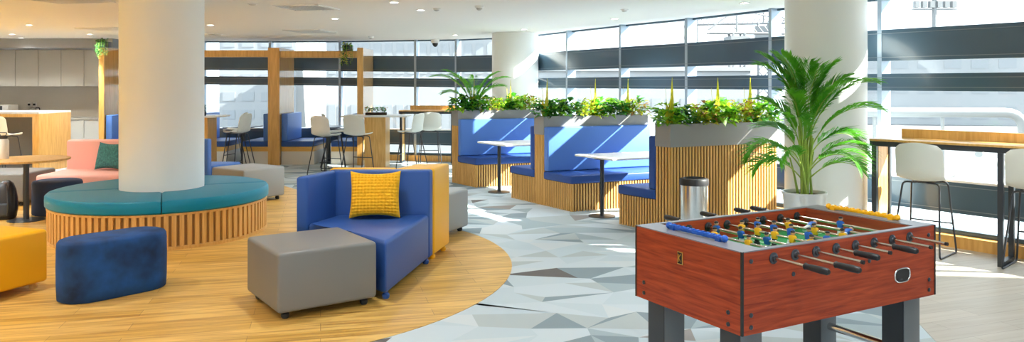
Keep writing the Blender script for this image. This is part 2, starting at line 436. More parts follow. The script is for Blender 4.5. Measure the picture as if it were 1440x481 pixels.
# ceiling fittings
EN = 38
def cpt(px, py): return at(px, py, CEIL)
dl = [(471, 26, 'above the blue and yellow sofas'), (554, 3, 'nearest the camera above the yellow cushion'), (592, 14, 'just right of the bracket sensor'), (864, 26, 'close to the windows behind the middle planter'),
      (737, 41, 'over the central column by the windows'), (126, 48, 'over the kitchen bar, right one of the pair'), (41, 35, 'over the kitchen bar, nearer one'), (1047, 4, 'above the right planter'), (17, 48, 'by the kitchen soffit, leftmost'), (640, 49, 'by the far windows, left of the central column'), (296, 35, 'beside the near column, above the portal booths')]
proto = None
for px, py, where in dl:
    p = cpt(px, py)
    lab = 'small round recessed ceiling downlight ' + where
    if proto is None:
        proto = thing('downlight', lab, 'light', p, 0, 'recessed ceiling downlights')
        bm = NB(); lathe(bm, [(0.062, 0.0), (0.064, -0.005), (0.058, -0.008), (0.047, -0.007), (0.045, 0.0)], 24); obj('trim_ring', bm, M['white'], proto)
        bm = NB(); lathe(bm, [(0.046, -0.004), (0.03, -0.006), (0, -0.007)], 20); obj('lens', bm, M['lamp'], proto)
    else:
        copy_tree(proto, p, 0, lab)
    ld = bpy.data.lights.new('downlight_beam', 'SPOT'); ld.energy = EN * (3.0 if p.x < -5 else .35 if p.y > 12 else 1); ld.spot_size = math.radians(130); ld.spot_blend = 0.8; ld.color = (0.93, 0.98, 1.0); ld.shadow_soft_size = 0.06
    lo = bpy.data.objects.new('downlight_beam', ld); C.objects.link(lo); lo.location = p + Vector((0, 0, -0.02))

for gx in (-9.5, -6.8, -4.1, -1.4, 1.3, 3.9):  # rows of unseen lamps added to brighten the interior
    for gy in (-1.8, .8, 3.4, 6.0):
        if gx > 3 and gy < -1: continue
        p = Vector((gx, gy, CEIL)); side = 'left' if gx < -2 else 'right'
        copy_tree(proto, p, 0, 'added unseen ceiling downlight brightening the near half of the room')
        ld = bpy.data.lights.new('downlight_beam', 'SPOT'); ld.energy = EN * (3.0 if p.x < -5 else .35 if p.y > 12 else 1); ld.spot_size = math.radians(130); ld.spot_blend = 0.8; ld.color = (0.93, 0.98, 1.0); ld.shadow_soft_size = 0.06
        lo = bpy.data.objects.new('downlight_beam', ld); C.objects.link(lo); lo.location = p + Vector((0, 0, -0.02))

for gx, gy in ((-7.4, 9.6), (-9.6, 9.2), (-7.1, 7.9), (-11.2, 11.5), (-9.6, 11.6)):  # extra lamps added out of view to lift the dim left side
    p = Vector((gx, gy, CEIL)); copy_tree(proto, p, 0, 'added unseen ceiling downlight brightening the pink sofa side of the room')
    ld = bpy.data.lights.new('downlight_beam', 'SPOT'); ld.energy = EN * 2.4; ld.spot_size = math.radians(135); ld.spot_blend = 0.8; ld.color = (0.86, 0.95, 1.0); ld.shadow_soft_size = 0.06
    lo = bpy.data.objects.new('downlight_beam', ld); C.objects.link(lo); lo.location = p + Vector((0, 0, -0.02))
for gx in (-11.6, -10.1):
    p = Vector((gx, 16.55 - .75, CEIL)); copy_tree(proto, p, 0, 'recessed downlight washing the kitchen wall cabinets, at %s' % {-11.6: 'the frame edge', -10.1: 'the middle'}[gx])
    ld = bpy.data.lights.new('downlight_beam', 'SPOT'); ld.energy = EN * 0.8; ld.spot_size = math.radians(130); ld.spot_blend = 0.6; ld.color = (1.0, 0.95, 0.86); ld.shadow_soft_size = 0.05
    lo = bpy.data.objects.new('downlight_beam', ld); C.objects.link(lo); lo.location = p + Vector((0, 0, -0.02))

def vent(c1, c2, label):
    """rectangular slotted ceiling diffuser between two opposite corners (pixel pairs on the ceiling)"""
    a, b = c1, c2
    t = thing('ceiling_vent', label, 'vent', (a[0], a[1], CEIL), a[2], 'slotted ceiling air vents')
    L, Wd = b
    bm = NB(); s = 0.03
    for x0, x1, y0, y1 in ((-L/2, L/2, -Wd/2, -Wd/2 + s), (-L/2, L/2, Wd/2 - s, Wd/2), (-L/2, -L/2 + s, -Wd/2 + s, Wd/2 - s), (L/2 - s, L/2, -Wd/2 + s, Wd/2 - s)):
        box(bm, x0, x1, y0, y1, -0.016, 0.0)
    obj('frame', bm, M['vent'], t, False)
    bm = NB(); box(bm, -L/2 + s, L/2 - s, -Wd/2 + s, Wd/2 - s, -0.003, 0); obj('backing', bm, M['ventdark'], t, False)
    bm = NB(); n = int(L / 0.05)
    for k in range(1, n):
        x = -L/2 + s + k * (L - 2 * s) / n
        obox(bm, (x, -Wd/2 + s, -0.004), (0.024, 0, -0.014), (0, Wd - 2 * s, 0), (0.006, 0, 0.003))
    obj('louvre', bm, M['vent'], t, False)
p = cpt(431, 10); vent((p.x, p.y, -0.2), (0.62, 0.62), 'slotted square ceiling vent above the far booths, nearer of the two')
p = cpt(436, 43.5); vent((p.x, p.y, -0.15), (0.7, 0.75), 'slotted ceiling vent close to the far windows')
p = cpt(101, 0); vent((p.x, p.y, -0.25), (0.75, 0.5), 'slotted ceiling vent cut by the top of the frame, left of the near column')
p = cpt(150, 40); vent((p.x, p.y, -0.2), (0.75, 0.6), 'slotted ceiling vent in front of the kitchen beside the near column')
def sensor(px, py, label, r=0.06, h=0.05, mm='sensor', name='ceiling_sensor', cat='sensor', dome=True):
    p = cpt(px, py); t = thing(name, label, cat, p, 0)
    bm = NB(); lathe(bm, [(r, 0), (r, -h * .5), (r * .8, -h * .6), (0, -h * .6)], 24); obj('base', bm, M['white'], t)
    bm = NB(); lathe(bm, [(r * .72, -h * .55), (r * .65, -h * .85), (r * .3, -h * 1.15), (0, -h * 1.2)], 24); obj('dome', bm, M[mm], t)
sensor(674, 8, 'white smoke detector on the ceiling right of the downlights', 0.055, 0.05)
sensor(522, 51, 'small white smoke detector on the ceiling beside the far post')
sensor(612, 55, 'grey dome camera on the ceiling edge by the far windows', 0.09, 0.14, 'black', 'dome_camera', 'camera')
sensor(302, 48, 'round grey ceiling speaker beside the near column', 0.17, 0.02, 'ventdark', 'ceiling_speaker', 'speaker')
sensor(878, 13, 'small flat detector on the ceiling near the right windows', 0.05, 0.03)
sensor(614, 12, 'small flat sprinkler rosette on the ceiling near the middle downlight', 0.05, 0.03, 'sensor', 'ceiling_sprinkler', 'sprinkler')
sensor(355, 5, 'flat round ceiling detector left of the square vent', 0.06, 0.02)
# ------------------------------------------------------------ slatted planter booths
def slats(bm, p0, p1, z0, z1, out, pitch=0.042, w=0.0215, d=0.011, mi=0):
    p0, p1, out = V2(p0), V2(p1), V2(out).normalized()
    L = (p1 - p0).length; n = max(1, round(L / pitch)); st = (p1 - p0) / n; u = st.normalized()
    for k in range(n):
        obox(bm, p0 + st * (k + .5) - u * w / 2 + Vector((0, 0, z0)), u * w, out * d, Vector((0, 0, z1 - z0)), mi=mi)

def rot90(v): return Vector((v.y, -v.x, 0))
HP, HB = 1.208, 0.955
def booth(label, E0, C0, ang, s1, s2, Lp, Lb, front, back):
    """E0 = far end of the end face, C0 = near end of the end face; s1..s2 is the planter's share of it"""
    E0, C0 = V2(E0), V2(C0); e = (C0 - E0); Le = e.length; e = e / Le
    l = Vector((math.cos(math.radians(ang)), math.sin(math.radians(ang)), 0))
    t = thing('planter_booth', label, 'booth seat', E0, 0, 'slatted planter booths')
    P = lambda s, q, z=0: e * (s * Le) + l * q + Vector((0, 0, z))
    Z = lambda h: Vector((0, 0, h))
    nf = rot90(l); nf = nf if nf.dot(e) > 0 else -nf          # outward from the long front
    ne = -(l - e * l.dot(e)).normalized()                     # outward from the left end
    # planter body
    i = 0.011
    bm = NB(); obox(bm, P(s1, i, 0.015) + e * i, e * ((s2 - s1) * Le - 2 * i), l * (Lp - 2 * i), Z(HB - 0.015)); obj('backing_panel', bm, M['slatback'], t, False)
    bm = NB()
    slats(bm, P(s1, 0) + ne * -i, P(s2, 0) + ne * -i, 0, HB, ne)
    slats(bm, P(s2, 0) - nf * i, P(s2, Lp) - nf * i, 0, HB, nf)
    slats(bm, P(s1, 0) + nf * i, P(s1, Lp) + nf * i, 0, HB, -nf)
    slats(bm, P(s1, Lp) + ne * i, P(s2, Lp) + ne * i, 0, HB, -ne)
    obj('slat_cladding', bm, M['slat'], t, False)
    # trough
    bm = NB(); k = 0.016
    o, a, b = P(s1, -0.004, HB) , e * ((s2 - s1) * Le + 0.004), l * (Lp + 0.008)
    wl = k / b.length; wa = k / a.length
    obox(bm, o, a, b * wl, Z(HP - HB)); obox(bm, o + b * (1 - wl), a, b * wl, Z(HP - HB))
    obox(bm, o + b * wl, a * wa, b * (1 - 2 * wl), Z(HP - HB)); obox(bm, o + b * wl + a * (1 - wa), a * wa, b * (1 - 2 * wl), Z(HP - HB))
    obox(bm, o + b * wl + a * wa, a * (1 - 2 * wa), b * (1 - 2 * wl), Z(0.02))
    obj('planter_trough', bm, M['planter'], t, False)
    bm = NB(); obox(bm, o + b * wl + a * wa + Z(.15), a * (1 - 2 * wa), b * (1 - 2 * wl), Z(0.06)); obj('soil', bm, M['soil'], t, False)
    def bench(sa, sb, tow):
        q0 = 0.0; lab = Lb
        bm = NB(); obox(bm, P(sa, i, 0.015) + e * (i if tow < 0 else 0), e * ((sb - sa) * Le - i), l * (lab - 2 * i), Z(0.335)); obj('backing_panel', bm, M['slatback'], t, False)
        bm = NB(); slats(bm, P(sa, 0) - ne * i, P(sb, 0) - ne * i, 0, 0.355, ne)
        if tow > 0: slats(bm, P(sb, 0) - nf * i, P(sb, lab) - nf * i, 0, 0.355, nf)
        else: slats(bm, P(sa, 0) + nf * i, P(sa, lab) + nf * i, 0, 0.355, -nf)
        slats(bm, P(sa, lab) + ne * i, P(sb, lab) + ne * i, 0, 0.355, -ne)
        obj('bench_cladding', bm, M['slat'], t, False)
        bm = NB(); g = 0.012
        lo, hi = (sa * Le - g, sb * Le - 0.001) if tow < 0 else (sa * Le + 0.001, sb * Le + g)
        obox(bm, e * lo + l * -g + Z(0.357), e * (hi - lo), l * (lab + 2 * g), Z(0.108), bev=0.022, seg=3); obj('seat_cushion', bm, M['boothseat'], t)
        bm = NB(); th = 0.105
        lo, hi = (sb * Le - th, sb * Le - 0.003) if tow < 0 else (sa * Le + 0.003, sa * Le + th)
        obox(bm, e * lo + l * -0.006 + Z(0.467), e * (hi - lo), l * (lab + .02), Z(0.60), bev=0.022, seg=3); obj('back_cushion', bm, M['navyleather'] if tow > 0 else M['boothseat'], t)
    if front: bench(s2, 1.0, 1)
    if back: bench(0.0, s1, -1)
    return t, P

bR, PR = booth('right slatted oak booth with tall slatted front under a grey planter', (1.256, 9.046), (1.731, 8.39), 25, 0.724, 1.0, 1.535, 1.50, False, True)
bM, PM = booth('middle slatted oak booth with blue padded benches on both sides of its planter', (-0.0155, 11.14), (0.767, 9.90), 23.5, 0.415, 0.573, 1.66, 1.62, True, True)
bL, PL = booth('farthest slatted oak booth, with blue bench facing us under the planter with the small palm', (-1.011, 12.876), (-0.574, 12.23), 22, 0.0, 0.268, 1.50, 1.50, True, False)

def booth_table(label, p1, e, ang, dp, ln):
    e = Vector((e[0], e[1], 0)).normalized(); l = Vector((math.cos(math.radians(ang)), math.sin(math.radians(ang)), 0))
    t = thing('booth_table', label, 'table', V2(p1), 0, 'white tables in the booths')
    bm = NB(); obox(bm, Vector((0, 0, .725)), e * dp, l * ln, Vector((0, 0, .025)), bev=.006); obj('tabletop', bm, M['white'], t)
    for q in (0.13, ln - .22):
        c = e * dp * .5 + l * q
        bm = NB(); lathe(bm, [(.026, .012), (.026, .712)], 16, c); obj('pole', bm, M['blacksteel'], t)
        bm = NB(); lathe(bm, [(0, 0), (.17, 0), (.17, .008), (.03, .014), (.026, .014)], 32, c); obj('base', bm, M['blacksteel'], t)
        bm = NB(); lathe(bm, [(0.026, .708), (.10, .712), (.10, .725), (0, .725)], 20, c); obj('mount_plate', bm, M['blacksteel'], t)
booth_table('white rectangular table between the farthest and the middle booth', (-0.545, 12.02), (.534, -.846), 22.5, .86, 1.2)
booth_table('white rectangular table between the middle and the right booth', (0.80, 9.83), (.55, -.83), 24, .74, 1.2)

# ------------------------------------------------------------ foosball table
U = Vector((.8746, .4848, 0)); FA = math.atan2(.4848, .8746)
FT = thing('foosball_table', 'mahogany foosball table with chrome rods on grey steel legs', 'foosball table', (1.0355, 3.456, 0), FA)
FL, FW, FH0, FH1 = 1.43, 0.765, 0.512, 0.887       # local x along the long side, y away from us
ytop = 0.045
bm = NB()
box(bm, 0, FL, 0, .032, FH0, FH1); box(bm, 0, FL, FW - .032, FW, FH0, FH1)
box(bm, 0, .032, .032, FW - .032, FH0, FH1); box(bm, FL - .032, FL, .032, FW - .032, FH0, FH1)
obj('cabinet', bm, M['mahogany'], FT, False)
bm = NB(); box(bm, .1401, FL - .1401, .0321, FW - .0321, FH1 - .145, FH1 - .125); box(bm, .125, .14, .032, FW - .032, FH0 + .02, FH1 - .001); box(bm, FL - .14, FL - .125, .032, FW - .032, FH0 + .02, FH1 - .001)
for f in bm.faces: f.material_index = 1
bm2 = NB(); obj('inner_walls', bm, [M['mahoganyin'], M['mahoganyin']], FT, False); bm2.free()
bm = NB(); box(bm, .1402, FL - .1402, .033, FW - .033, FH1 - .124, FH1 - .121); obj('pitch', bm, M['turf'], FT, False)
bm = NB(); zz = FH1 - .1205
for x0, x1, y0, y1 in ((FL/2 - .004, FL/2 + .004, .035, FW - .035), (.145, .30, .2, .208), (.145, .30, FW - .208, FW - .2), (.30, .308, .2, FW - .2), (FL - .30, FL - .145, .2, .208), (FL - .30, FL - .145, FW - .208, FW - .2), (FL - .308, FL - .30, .2, FW - .2)):
    box(bm, x0, x1, y0, y1, zz, zz + .0008)
n = 40; r0, r1 = .10, .107
vi = [bm.verts.new((FL/2 + r0 * math.cos(2 * PI * k / n), FW/2 + r0 * math.sin(2 * PI * k / n), zz + .001)) for k in range(n)]
vo = [bm.verts.new((FL/2 + r1 * math.cos(2 * PI * k / n), FW/2 + r1 * math.sin(2 * PI * k / n), zz + .001)) for k in range(n)]
for k in range(n): bm.faces.new([vi[k], vi[(k + 1) % n], vo[(k + 1) % n], vo[k]])
obj('pitch_lines', bm, M['pitchline'], FT, False)
bm = NB()   # grey top edge: wide ledges at both ends, thin rims on the long sides
box(bm, .0, .14, 0, FW, FH1, FH1 + .005); box(bm, FL - .14, FL, 0, FW, FH1, FH1 + .005)
box(bm, .14, FL - .14, 0, .033, FH1, FH1 + .005); box(bm, .14, FL - .14, FW - .033, FW, FH1, FH1 + .005)
obj('top_rim', bm, M['edge'], FT, False)
for x, y in ((0, 0), (FL, 0), (0, FW), (FL, FW)):
    bm = NB(); sx = 1 if x == 0 else -1; sy = 1 if y == 0 else -1
    a, b = sorted((x - sx * .002, x + sx * .009)); c, d = sorted((y - sy * .002, y + sy * .009))
    box(bm, a, b, c, d, FH0, FH1 + .004); obj('corner_trim', bm, M['black'], FT, False)
def leg(x, y):
    bm = NB(); w = .135
    box(bm, x, x + w, y, y + w, 0.02, FH0 + .03, bev=.006)
    o = obj('leg', bm, M['greysteel'], FT)
    bm = NB(); box(bm, x - .003, x, y + .004, y + w - .004, .03, FH0); obj('leg_dark_face', bm, M['blacksteel'], o, False)  # thin dark sheet over one face of each leg
    bm = NB(); lathe(bm, [(0, 0), (.04, 0), (.045, .02), (0, .021)], 20, (x + w / 2, y + w / 2, 0)); obj('foot', bm, M['black'], o)
for x, y in ((.045, .05), (FL - .19, .05), (.045, FW - .185), (FL - .19, FW - .185)): leg(x, y)
for x in (.11, FL - .12):
    bm = NB(); tube(bm, [(x, .186, .20), (x, FW - .186, .20)], .022, 14); obj('leg_brace', bm, M['chrome'], FT)
def bolt(x, y, z, ax):
    bm = NB(); lathe(bm, [(0.011, 0), (.0105, .004), (.006, .0065), (0, .007)], 14, (0, 0, 0), axis=ax)
    for v in bm.verts:
        if ax == 'Y': v.co.y *= -1
        else: v.co.x *= -1
        v.co += Vector((x, y, z))
    obj('bolt', bm, M['steel'], FT)
for x, z in ((.055, .845), (.055, .60), (.055, .545), (FL - .055, .60), (FL - .055, .545), (FL - .06, .84), (.33, .755), (.88, .755)): bolt(x, 0, z, 'Y')
for y, z in ((.085, .60), (.085, .545), (FW - .07, .60), (FW - .07, .545)): bolt(0, y, z, 'X')
# ball return on the long side
bm = NB(); hx, hz, w, h = 1.145, .652, .060, .034
ring = lambda W_, H_, k=28: [(W_ * math.copysign(abs(math.cos(2 * PI * i / k)) ** .7, math.cos(2 * PI * i / k)), H_ * math.copysign(abs(math.sin(2 * PI * i / k)) ** .7, math.sin(2 * PI * i / k))) for i in range(k)]
lo = [bm.verts.new((hx + a, -.001, hz + b)) for a, b in ring(w, h)]; bm.faces.new(lo)
br = obj('ball_return', bm, M['black'], FT, False)
bm = NB(); tube(bm, [(hx + a, -.003, hz + b) for a, b in ring(w + .002, h + .002)], .004, 8, True); obj('chrome_rim', bm, M['chrome'], br)
bm = NB(); box(bm, hx - .04, hx + .0, -.003, -.0012, hz - .026, hz - .017, bev=.0008); obj('scoop', bm, M['steel'], br)
# brass plaque on the short side with its black emblem
bm = NB(); py, pz = FW * .535, .785
box(bm, -.005, 0, py - .020, py + .020, pz - .032, pz + .032, bev=.002); pq = obj('plaque', bm, M['brass'], FT); pq['label'] = 'small brass plaque with a black emblem'
bm = NB(); box(bm, -.0065, -.005, py - .0155, py + .0155, pz - .027, pz + .027); obj('plaque_face', bm, M['black'], pq, False)
bm = NB()
X = -.0085
obox(bm, (X, py + .006, pz - .020), (.002, 0, 0), (0, .005, 0), (0, 0, .040))
obox(bm, (X, py + .006, pz - .002), (.002, 0, 0), (0, .001, .007), (0, -.014, .018))
obox(bm, (X, py + .006, pz - .002), (.002, 0, 0), (0, .001, .008), (0, -.014, -.018))
obj('emblem', bm, M['brass'], pq, False)
# abacus score counters on the end ledges
def score(x, m, y0, y1, lab):
    bm = NB(); z = FH1 + .022
    box(bm, x - .012, x + .012, y0, y1, z - .012, z + .008, bev=.005)
    for yy in (y0, y1): ball(bm, (x, yy, z), .018, 1, 1, .95)
    box(bm, x - .016, x + .016, y0 + .02, y0 + .05, FH1 + .005, z); box(bm, x - .016, x + .016, y1 - .05, y1 - .02, FH1 + .005, z)
    k = 10
    for i in range(k):
        yy = y0 + .04 + (y1 - y0 - .08) * i / (k - 1)
        lathe(bm, [(0, -.008), (.0145, -.008), (.0145, .008), (0, .008)], 10, (x, yy, z), axis='Y')
    o = obj('score_counter', bm, m, FT); o['label'] = lab
score(.09, M['scoreb'], .20, .60, 'blue plastic score counter'); score(FL - .075, M['scorey'], .17, .62, 'yellow plastic score counter')
# rods: (x, team, player count, near handle, tilt)
RY = FH1 - .043
def player(rod, y, team, tilt):
    bm = NB()
    c = [M['pyellow'], M['black'], M['skin'], M['black']] if team == 'y' else [M['pblue'], M['pwhite'], M['skin'], M['black']]
    obox(bm, (-.010, -.016, -.022), (.020, 0, 0), (0, .032, 0), (0, 0, .042), bev=.005, mi=0)      # shirt
    obox(bm, (-.009, -.021, -.004), (.018, 0, 0), (0, .007, 0), (0, 0, .02), bev=.003, mi=0)
    obox(bm, (-.009, .014, -.004), (.018, 0, 0), (0, .007, 0), (0, 0, .02), bev=.003, mi=0)
    obox(bm, (-.008, -.013, -.060), (.016, 0, 0), (0, .026, 0), (0, 0, .040), bev=.004, mi=1)      # shorts and legs
    obox(bm, (-.013, -.011, -.074), (.028, 0, 0), (0, .022, 0), (0, 0, .017), bev=.003, mi=1)      # foot block
    ball(bm, (0, 0, .032), .0125, n=8, mi=2)
    ball(bm, (-.001, 0, .0365), .0125, 1, 1, .75, n=8, mi=3)
    R = Matrix.Rotation(tilt, 4, 'Y')
    for v in bm.verts: v.co = R @ (v.co * 0.98)
    for v in bm.verts: v.co += Vector((0, y, 0))
    return obj('player', bm, c, rod)
specs = [('y', 1, True, 1.35), ('y', 2, True, .15), ('b', 3, False, -.1), ('y', 5, True, .1), ('b', 5, False, .12), ('y', 3, True, -.15), ('b', 2, False, 1.2), ('b', 1, False, .1)]
for k, (team, n, near, tilt) in enumerate(specs):
    x = .198 + .144 * k
    off = [(.27), (.30), (-.03), (.27), (-.03), (.22), (.0), (.02)][k]       # how far the rod is pulled to our side beyond flush
    y0, y1 = (-.235, FW + .09) if near else (-.205, FW + .235)
    y0 = (-.205, -.250, -.255, -.135, -.19, -.135, -.21, -.20)[k]
    bm = NB(); tube(bm, [(0, y0, 0), (0, y1, 0)], .0078, 12)
    rod = obj('rod', bm, M['rod'], FT, loc=(x, 0, RY))
    ye, sg = (y0, -1) if near else (y1, 1)
    bm = NB()
    prof = [(0, 0), (.011, .0), (.016, .006), (.0135, .016), (.0150, .05), (.0165, .09), (.0150, .122), (.010, .130), (0, .131)]
    lathe(bm, prof, 16, (0, 0, 0), axis='Y')
    for v in bm.verts: v.co = Vector((v.co.x, ye + sg * (v.co.y - .03), v.co.z))
    obj('handle', bm, M['black'], rod)
    for yy, s in ((0, -1), (FW, 1)):
        bm = NB(); lathe(bm, [(.0, 0), (.027, 0), (.027, .004), (.017, .008), (.015, .016), (.0085, .016)], 22, (0, 0, 0), axis='Y')
        for v in bm.verts: v.co = Vector((v.co.x, yy + s * v.co.y, v.co.z))
        obj('bearing', bm, M['steel'], rod)
    for yy, s in ((.033, 1), (FW - .033, -1)):
        bm = NB(); lathe(bm, [(.0, 0), (.026, 0), (.026, .005), (.016, .012), (.014, .02), (.0085, .02)], 20, (0, 0, 0), axis='Y')
        for v in bm.verts: v.co = Vector((v.co.x, yy + s * v.co.y, v.co.z))
        obj('bumper', bm, M['black'], rod)
    if not near or True:
        yb = y1 if near else y0
        bm = NB(); tube(bm, [(0, yb - .006, 0), (0, yb + .006, 0)], .0095, 12); obj('end_cap', bm, M['black'], rod)
    gap = {1: 0, 2: .24, 3: .18, 5: .118}[n]
    c0 = FW / 2 + {0: -.12, 1: .03, 2: .10, 3: .0, 4: .02, 5: -.02, 6: .0, 7: .04}[k]
    for q in range(n): player(rod, c0 + (q - (n - 1) / 2) * gap, team, tilt)

# ------------------------------------------------------------ steel pedal bin and potted palm
t = thing('waste_bin', 'chrome cylindrical waste bin with a black rim in front of the right slatted booth', 'bin', (1.88, 7.93, 0))
bm = NB(); lathe(bm, [(0, .03), (.142, .03), (.142, .61)], 40); obj('body', bm, M['chrome'], t)
bm = NB(); lathe(bm, [(0, 0), (.146, 0), (.146, .032), (.1, .033)], 40); obj('foot_ring', bm, M['black'], t)
bm = NB(); lathe(bm, [(.142, .608), (.150, .61), (.150, .655), (.143, .675), (.11, .682), (.10, .665), (.10, .60), (0, .60)], 40); obj('lid', bm, M['black'], t)
bm = NB(); cbox(bm, (-.02, -.15, .02), (.06, .05, .014), 0, .004); obj('pedal', bm, M['black'], t)

def frond(bm, base, az, length, rise, droop, nl, ll, lw, up0=1.25, mi=0, smi=1):
    """one pinnate palm frond: arching rachis with two ranks of narrow leaflets"""
    pts = []; N = 18; d = Vector((math.cos(az), math.sin(az), 0))
    p = Vector(base); ang = up0; st = length / N
    for i in range(N + 1):
        pts.append(p.copy()); t = i / N
        p = p + (d * math.cos(ang) + Vector((0, 0, math.sin(ang)))) * st
        ang -= droop / N * (0.35 + 1.5 * t)
    tube(bm, pts, .0075, 5, mi=smi, r2=.0015)
    side = Vector((-d.y, d.x, 0))
    for k in range(nl):
        t = .30 + .70 * k / (nl - 1); f = t * N; i = min(int(f), N - 1); q = pts[i].lerp(pts[i + 1], f - i)
        tan = (pts[i + 1] - pts[i]).normalized()
        w = math.sin(PI * min(1, (t - .22) / .8)) ** .6; L = ll * (0.35 + .75 * w) * random.uniform(.88, 1.1)
        for s in (-1, 1):
            o = (tan * (.55 + .5 * t) + side * s * (1.0 - .45 * t) + Vector((0, 0, .28 + random.uniform(-.12, .12)))).normalized()
            m = q + o * L * .5 + Vector((0, 0, -L * .02)); e = q + o * L + Vector((0, 0, -L * (.18 + random.random() * .15)))
            wv = o.cross(Vector((0, 0, 1))).normalized() * lw * .5 + Vector((0, 0, lw * .22))
            v = [bm.verts.new(x) for x in (q, m - wv, e, m + wv)]
            ff = bm.faces.new(v); ff.material_index = mi

PT = thing('potted_palm', 'tall areca palm in a white tapered pot in front of the right column', 'palm', (2.77, 7.28, 0))
bm = NB(); lathe(bm, [(0, 0), (.135, 0), (.145, .01), (.195, .60), (.205, .615), (.205, .63), (.185, .63), (.18, .58), (0, .58)], 40); obj('pot', bm, M['pot'], PT)
bm = NB(); lathe(bm, [(.181, .581), (.181, .595), (.09, .603), (0, .605)], 30); obj('soil', bm, M['soil'], PT)
rr = random.Random(5); random.seed(5)
tops = []
for k in range(14):
    a = rr.uniform(0, 2 * PI); r = rr.uniform(.01, .075); b = Vector((r * math.cos(a), r * math.sin(a), .59))
    top = b + Vector((rr.uniform(-.07, .09), rr.uniform(-.06, .05), rr.uniform(.35, .68))); tops.append(top)
    bm = NB(); tube(bm, [b, b.lerp(top, .5) + Vector((.006, 0, 0)), top], .013, 7, r2=.007); obj('cane', bm, M['stem'], PT)
# azimuth, length, start height, start angle, droop
fr = [(2.9, .72, 1.34, 1.50, 1.0), (3.3, .66, 1.36, 1.45, 1.25), (2.6, .60, 1.42, 1.52, .8), (3.6, .62, 1.40, 1.5, .8), (-.05, .80, 1.22, 1.25, 1.35), (.1, .66, 1.22, 1.40, 1.0), (-.4, .72, 1.1, 1.2, 1.5), (1.2, .62, 1.25, 1.56, .2), (-1.5, .66, 1.24, 1.5, .8), (-2.3, .62, 1.15, 1.42, 1.2),
      (3.1, .52, .98, 1.0, 2.0), (-.1, .56, .95, 1.0, 1.8), (-.9, .52, .92, .95, 1.9), (3.9, .50, .95, 1.0, 1.9), (4.5, .70, 1.2, 1.52, .6), (.9, .58, 1.2, 1.57, .2), (5.5, .66, 1.2, 1.4, 1.1), (3.2, .60, 1.12, 1.4, 1.3), (-.2, .62, 1.3, 1.5, .7), (2.4, .46, 1.05, 1.25, 1.5), (-.25, .46, .86, .85, 1.6), (3.3, .46, .88, .85, 1.7), (0.0, .50, 1.05, 1.1, 1.8), (4.2, .55, 1.05, 1.3, 1.3), (3.0, .62, 1.2, 1.54, .5)]
for i, (az, L, z0, up, dr) in enumerate(fr):
    bm = NB(); z0 -= .12; tube(bm, [(.03 * math.cos(az + 1), .03 * math.sin(az + 1), .60), (.035 * math.cos(az), .035 * math.sin(az), z0)], .008, 6, mi=1)
    frond(bm, (.035 * math.cos(az), .035 * math.sin(az), z0), az, L * 1.12, 0, dr, 38, .27, .0155, up)
    obj('frond', bm, [M['leafp'], M['stem']], PT, False)
# ------------------------------------------------------------ soft seating
def caster(bm, x, y): lathe(bm, [(0, 0), (.022, .002), (.030, .018), (.030, .034), (.018, .048), (.018, .06)], 14, (x, y, 0))
def cube_seat(name, label, corner, ang, w, d, m, h=.475, group=None):
    """upholstered cube: corner = nearest floor corner, ang = direction of its first edge"""
    t = thing(name, label, 'ottoman', (corner[0], corner[1], 0), math.radians(ang), group)
    bm = NB(); box(bm, 0, w, 0, d, .055, h, bev=.028, seg=4); obj('cushion_body', bm, m, t)
    for x in (.075, w - .075):
        for y in (.075, d - .075):
            bm = NB(); caster(bm, x, y); obj('foot', bm, M['steel'], t)
    return t
cube_seat('ottoman', 'grey leather cube ottoman in the foreground in front of the blue sofa', (-1.615, 5.30), 35, .745, .745, M['grey'])
cube_seat('ottoman', 'pale grey cube ottoman between the round teal bench and the portal booths', (-3.65, 10.44), 56, .70, .72, M['greylight'])
cube_seat('ottoman', 'pale grey cube ottoman behind the yellow end of the sofa', (-.80, 7.97), 65, .74, .72, M['greylight'])
o = cube_seat('ottoman', 'amber leather cube ottoman at the left edge of the frame', (-3.755 - .243, 6.23 - .68), 70.7, .72, .80, M['orange'])
for ch in o.children:
    if ch.name.startswith('foot'): ch.data.materials[0] = M['oak']
cube_seat('ottoman', 'grey leather bench ottoman beside the pink sofa, behind the round table', (-8.35, 10.25), 3, 1.78, .80, M['grey'], .44)

def poly_block(name, pts, z0, z1, m, parent, bev=.022):
    bm = NB(); prism(bm, pts, z0, z1, bev, 4); return obj(name, bm, m, parent)
A, B = Vector((-.955, 5.80)), Vector((-.735, 7.15))
Cc, D = Vector((-1.66, 7.15)), Vector((-1.845, 6.55))
o0 = Vector((-1.25, 6.6)); rel = lambda p: (p[0] - o0.x, p[1] - o0.y)
SB = thing('sofa', 'blue leather corner sofa holding the yellow cushion', 'sofa', (o0.x, o0.y, 0))
d_in = Vector((-1.585, 7.02)); Dr = Vector((-1.745, 6.56)); Bf = Vector((-.757, 7.015))
poly_block('seat', [rel(p) for p in (A, Bf, d_in, Dr, (-1.62, 6.50), (-1.30, 6.215))], .055, .456, M['blue'], SB, .03)
poly_block('backrest', [rel(p) for p in (Bf + Vector((.004, .002)), B, Cc, Cc + Vector((-.03, -.10)), d_in + Vector((-.02, .002)))], .055, .857, M['blue'], SB)
poly_block('armrest', [rel(p) for p in (D, Dr + Vector((-.002, 0)), d_in + Vector((-.022, .0)), Cc + Vector((-.032, -.102)))], .055, .857, M['blue'], SB)
for p in ((-.97, 5.90), (-.79, 7.03), (-1.70, 6.62), (-1.60, 7.06)):
    q = rel(p); bm = NB(); caster(bm, *q); obj('foot', bm, M['blue'], SB)
SY = thing('sofa', 'yellow leather sofa standing back to back with the blue sofa', 'sofa', (o0.x, o0.y, 0))
E1, E2 = B + Vector((.010, .012)), Vector((-.625, 7.68))
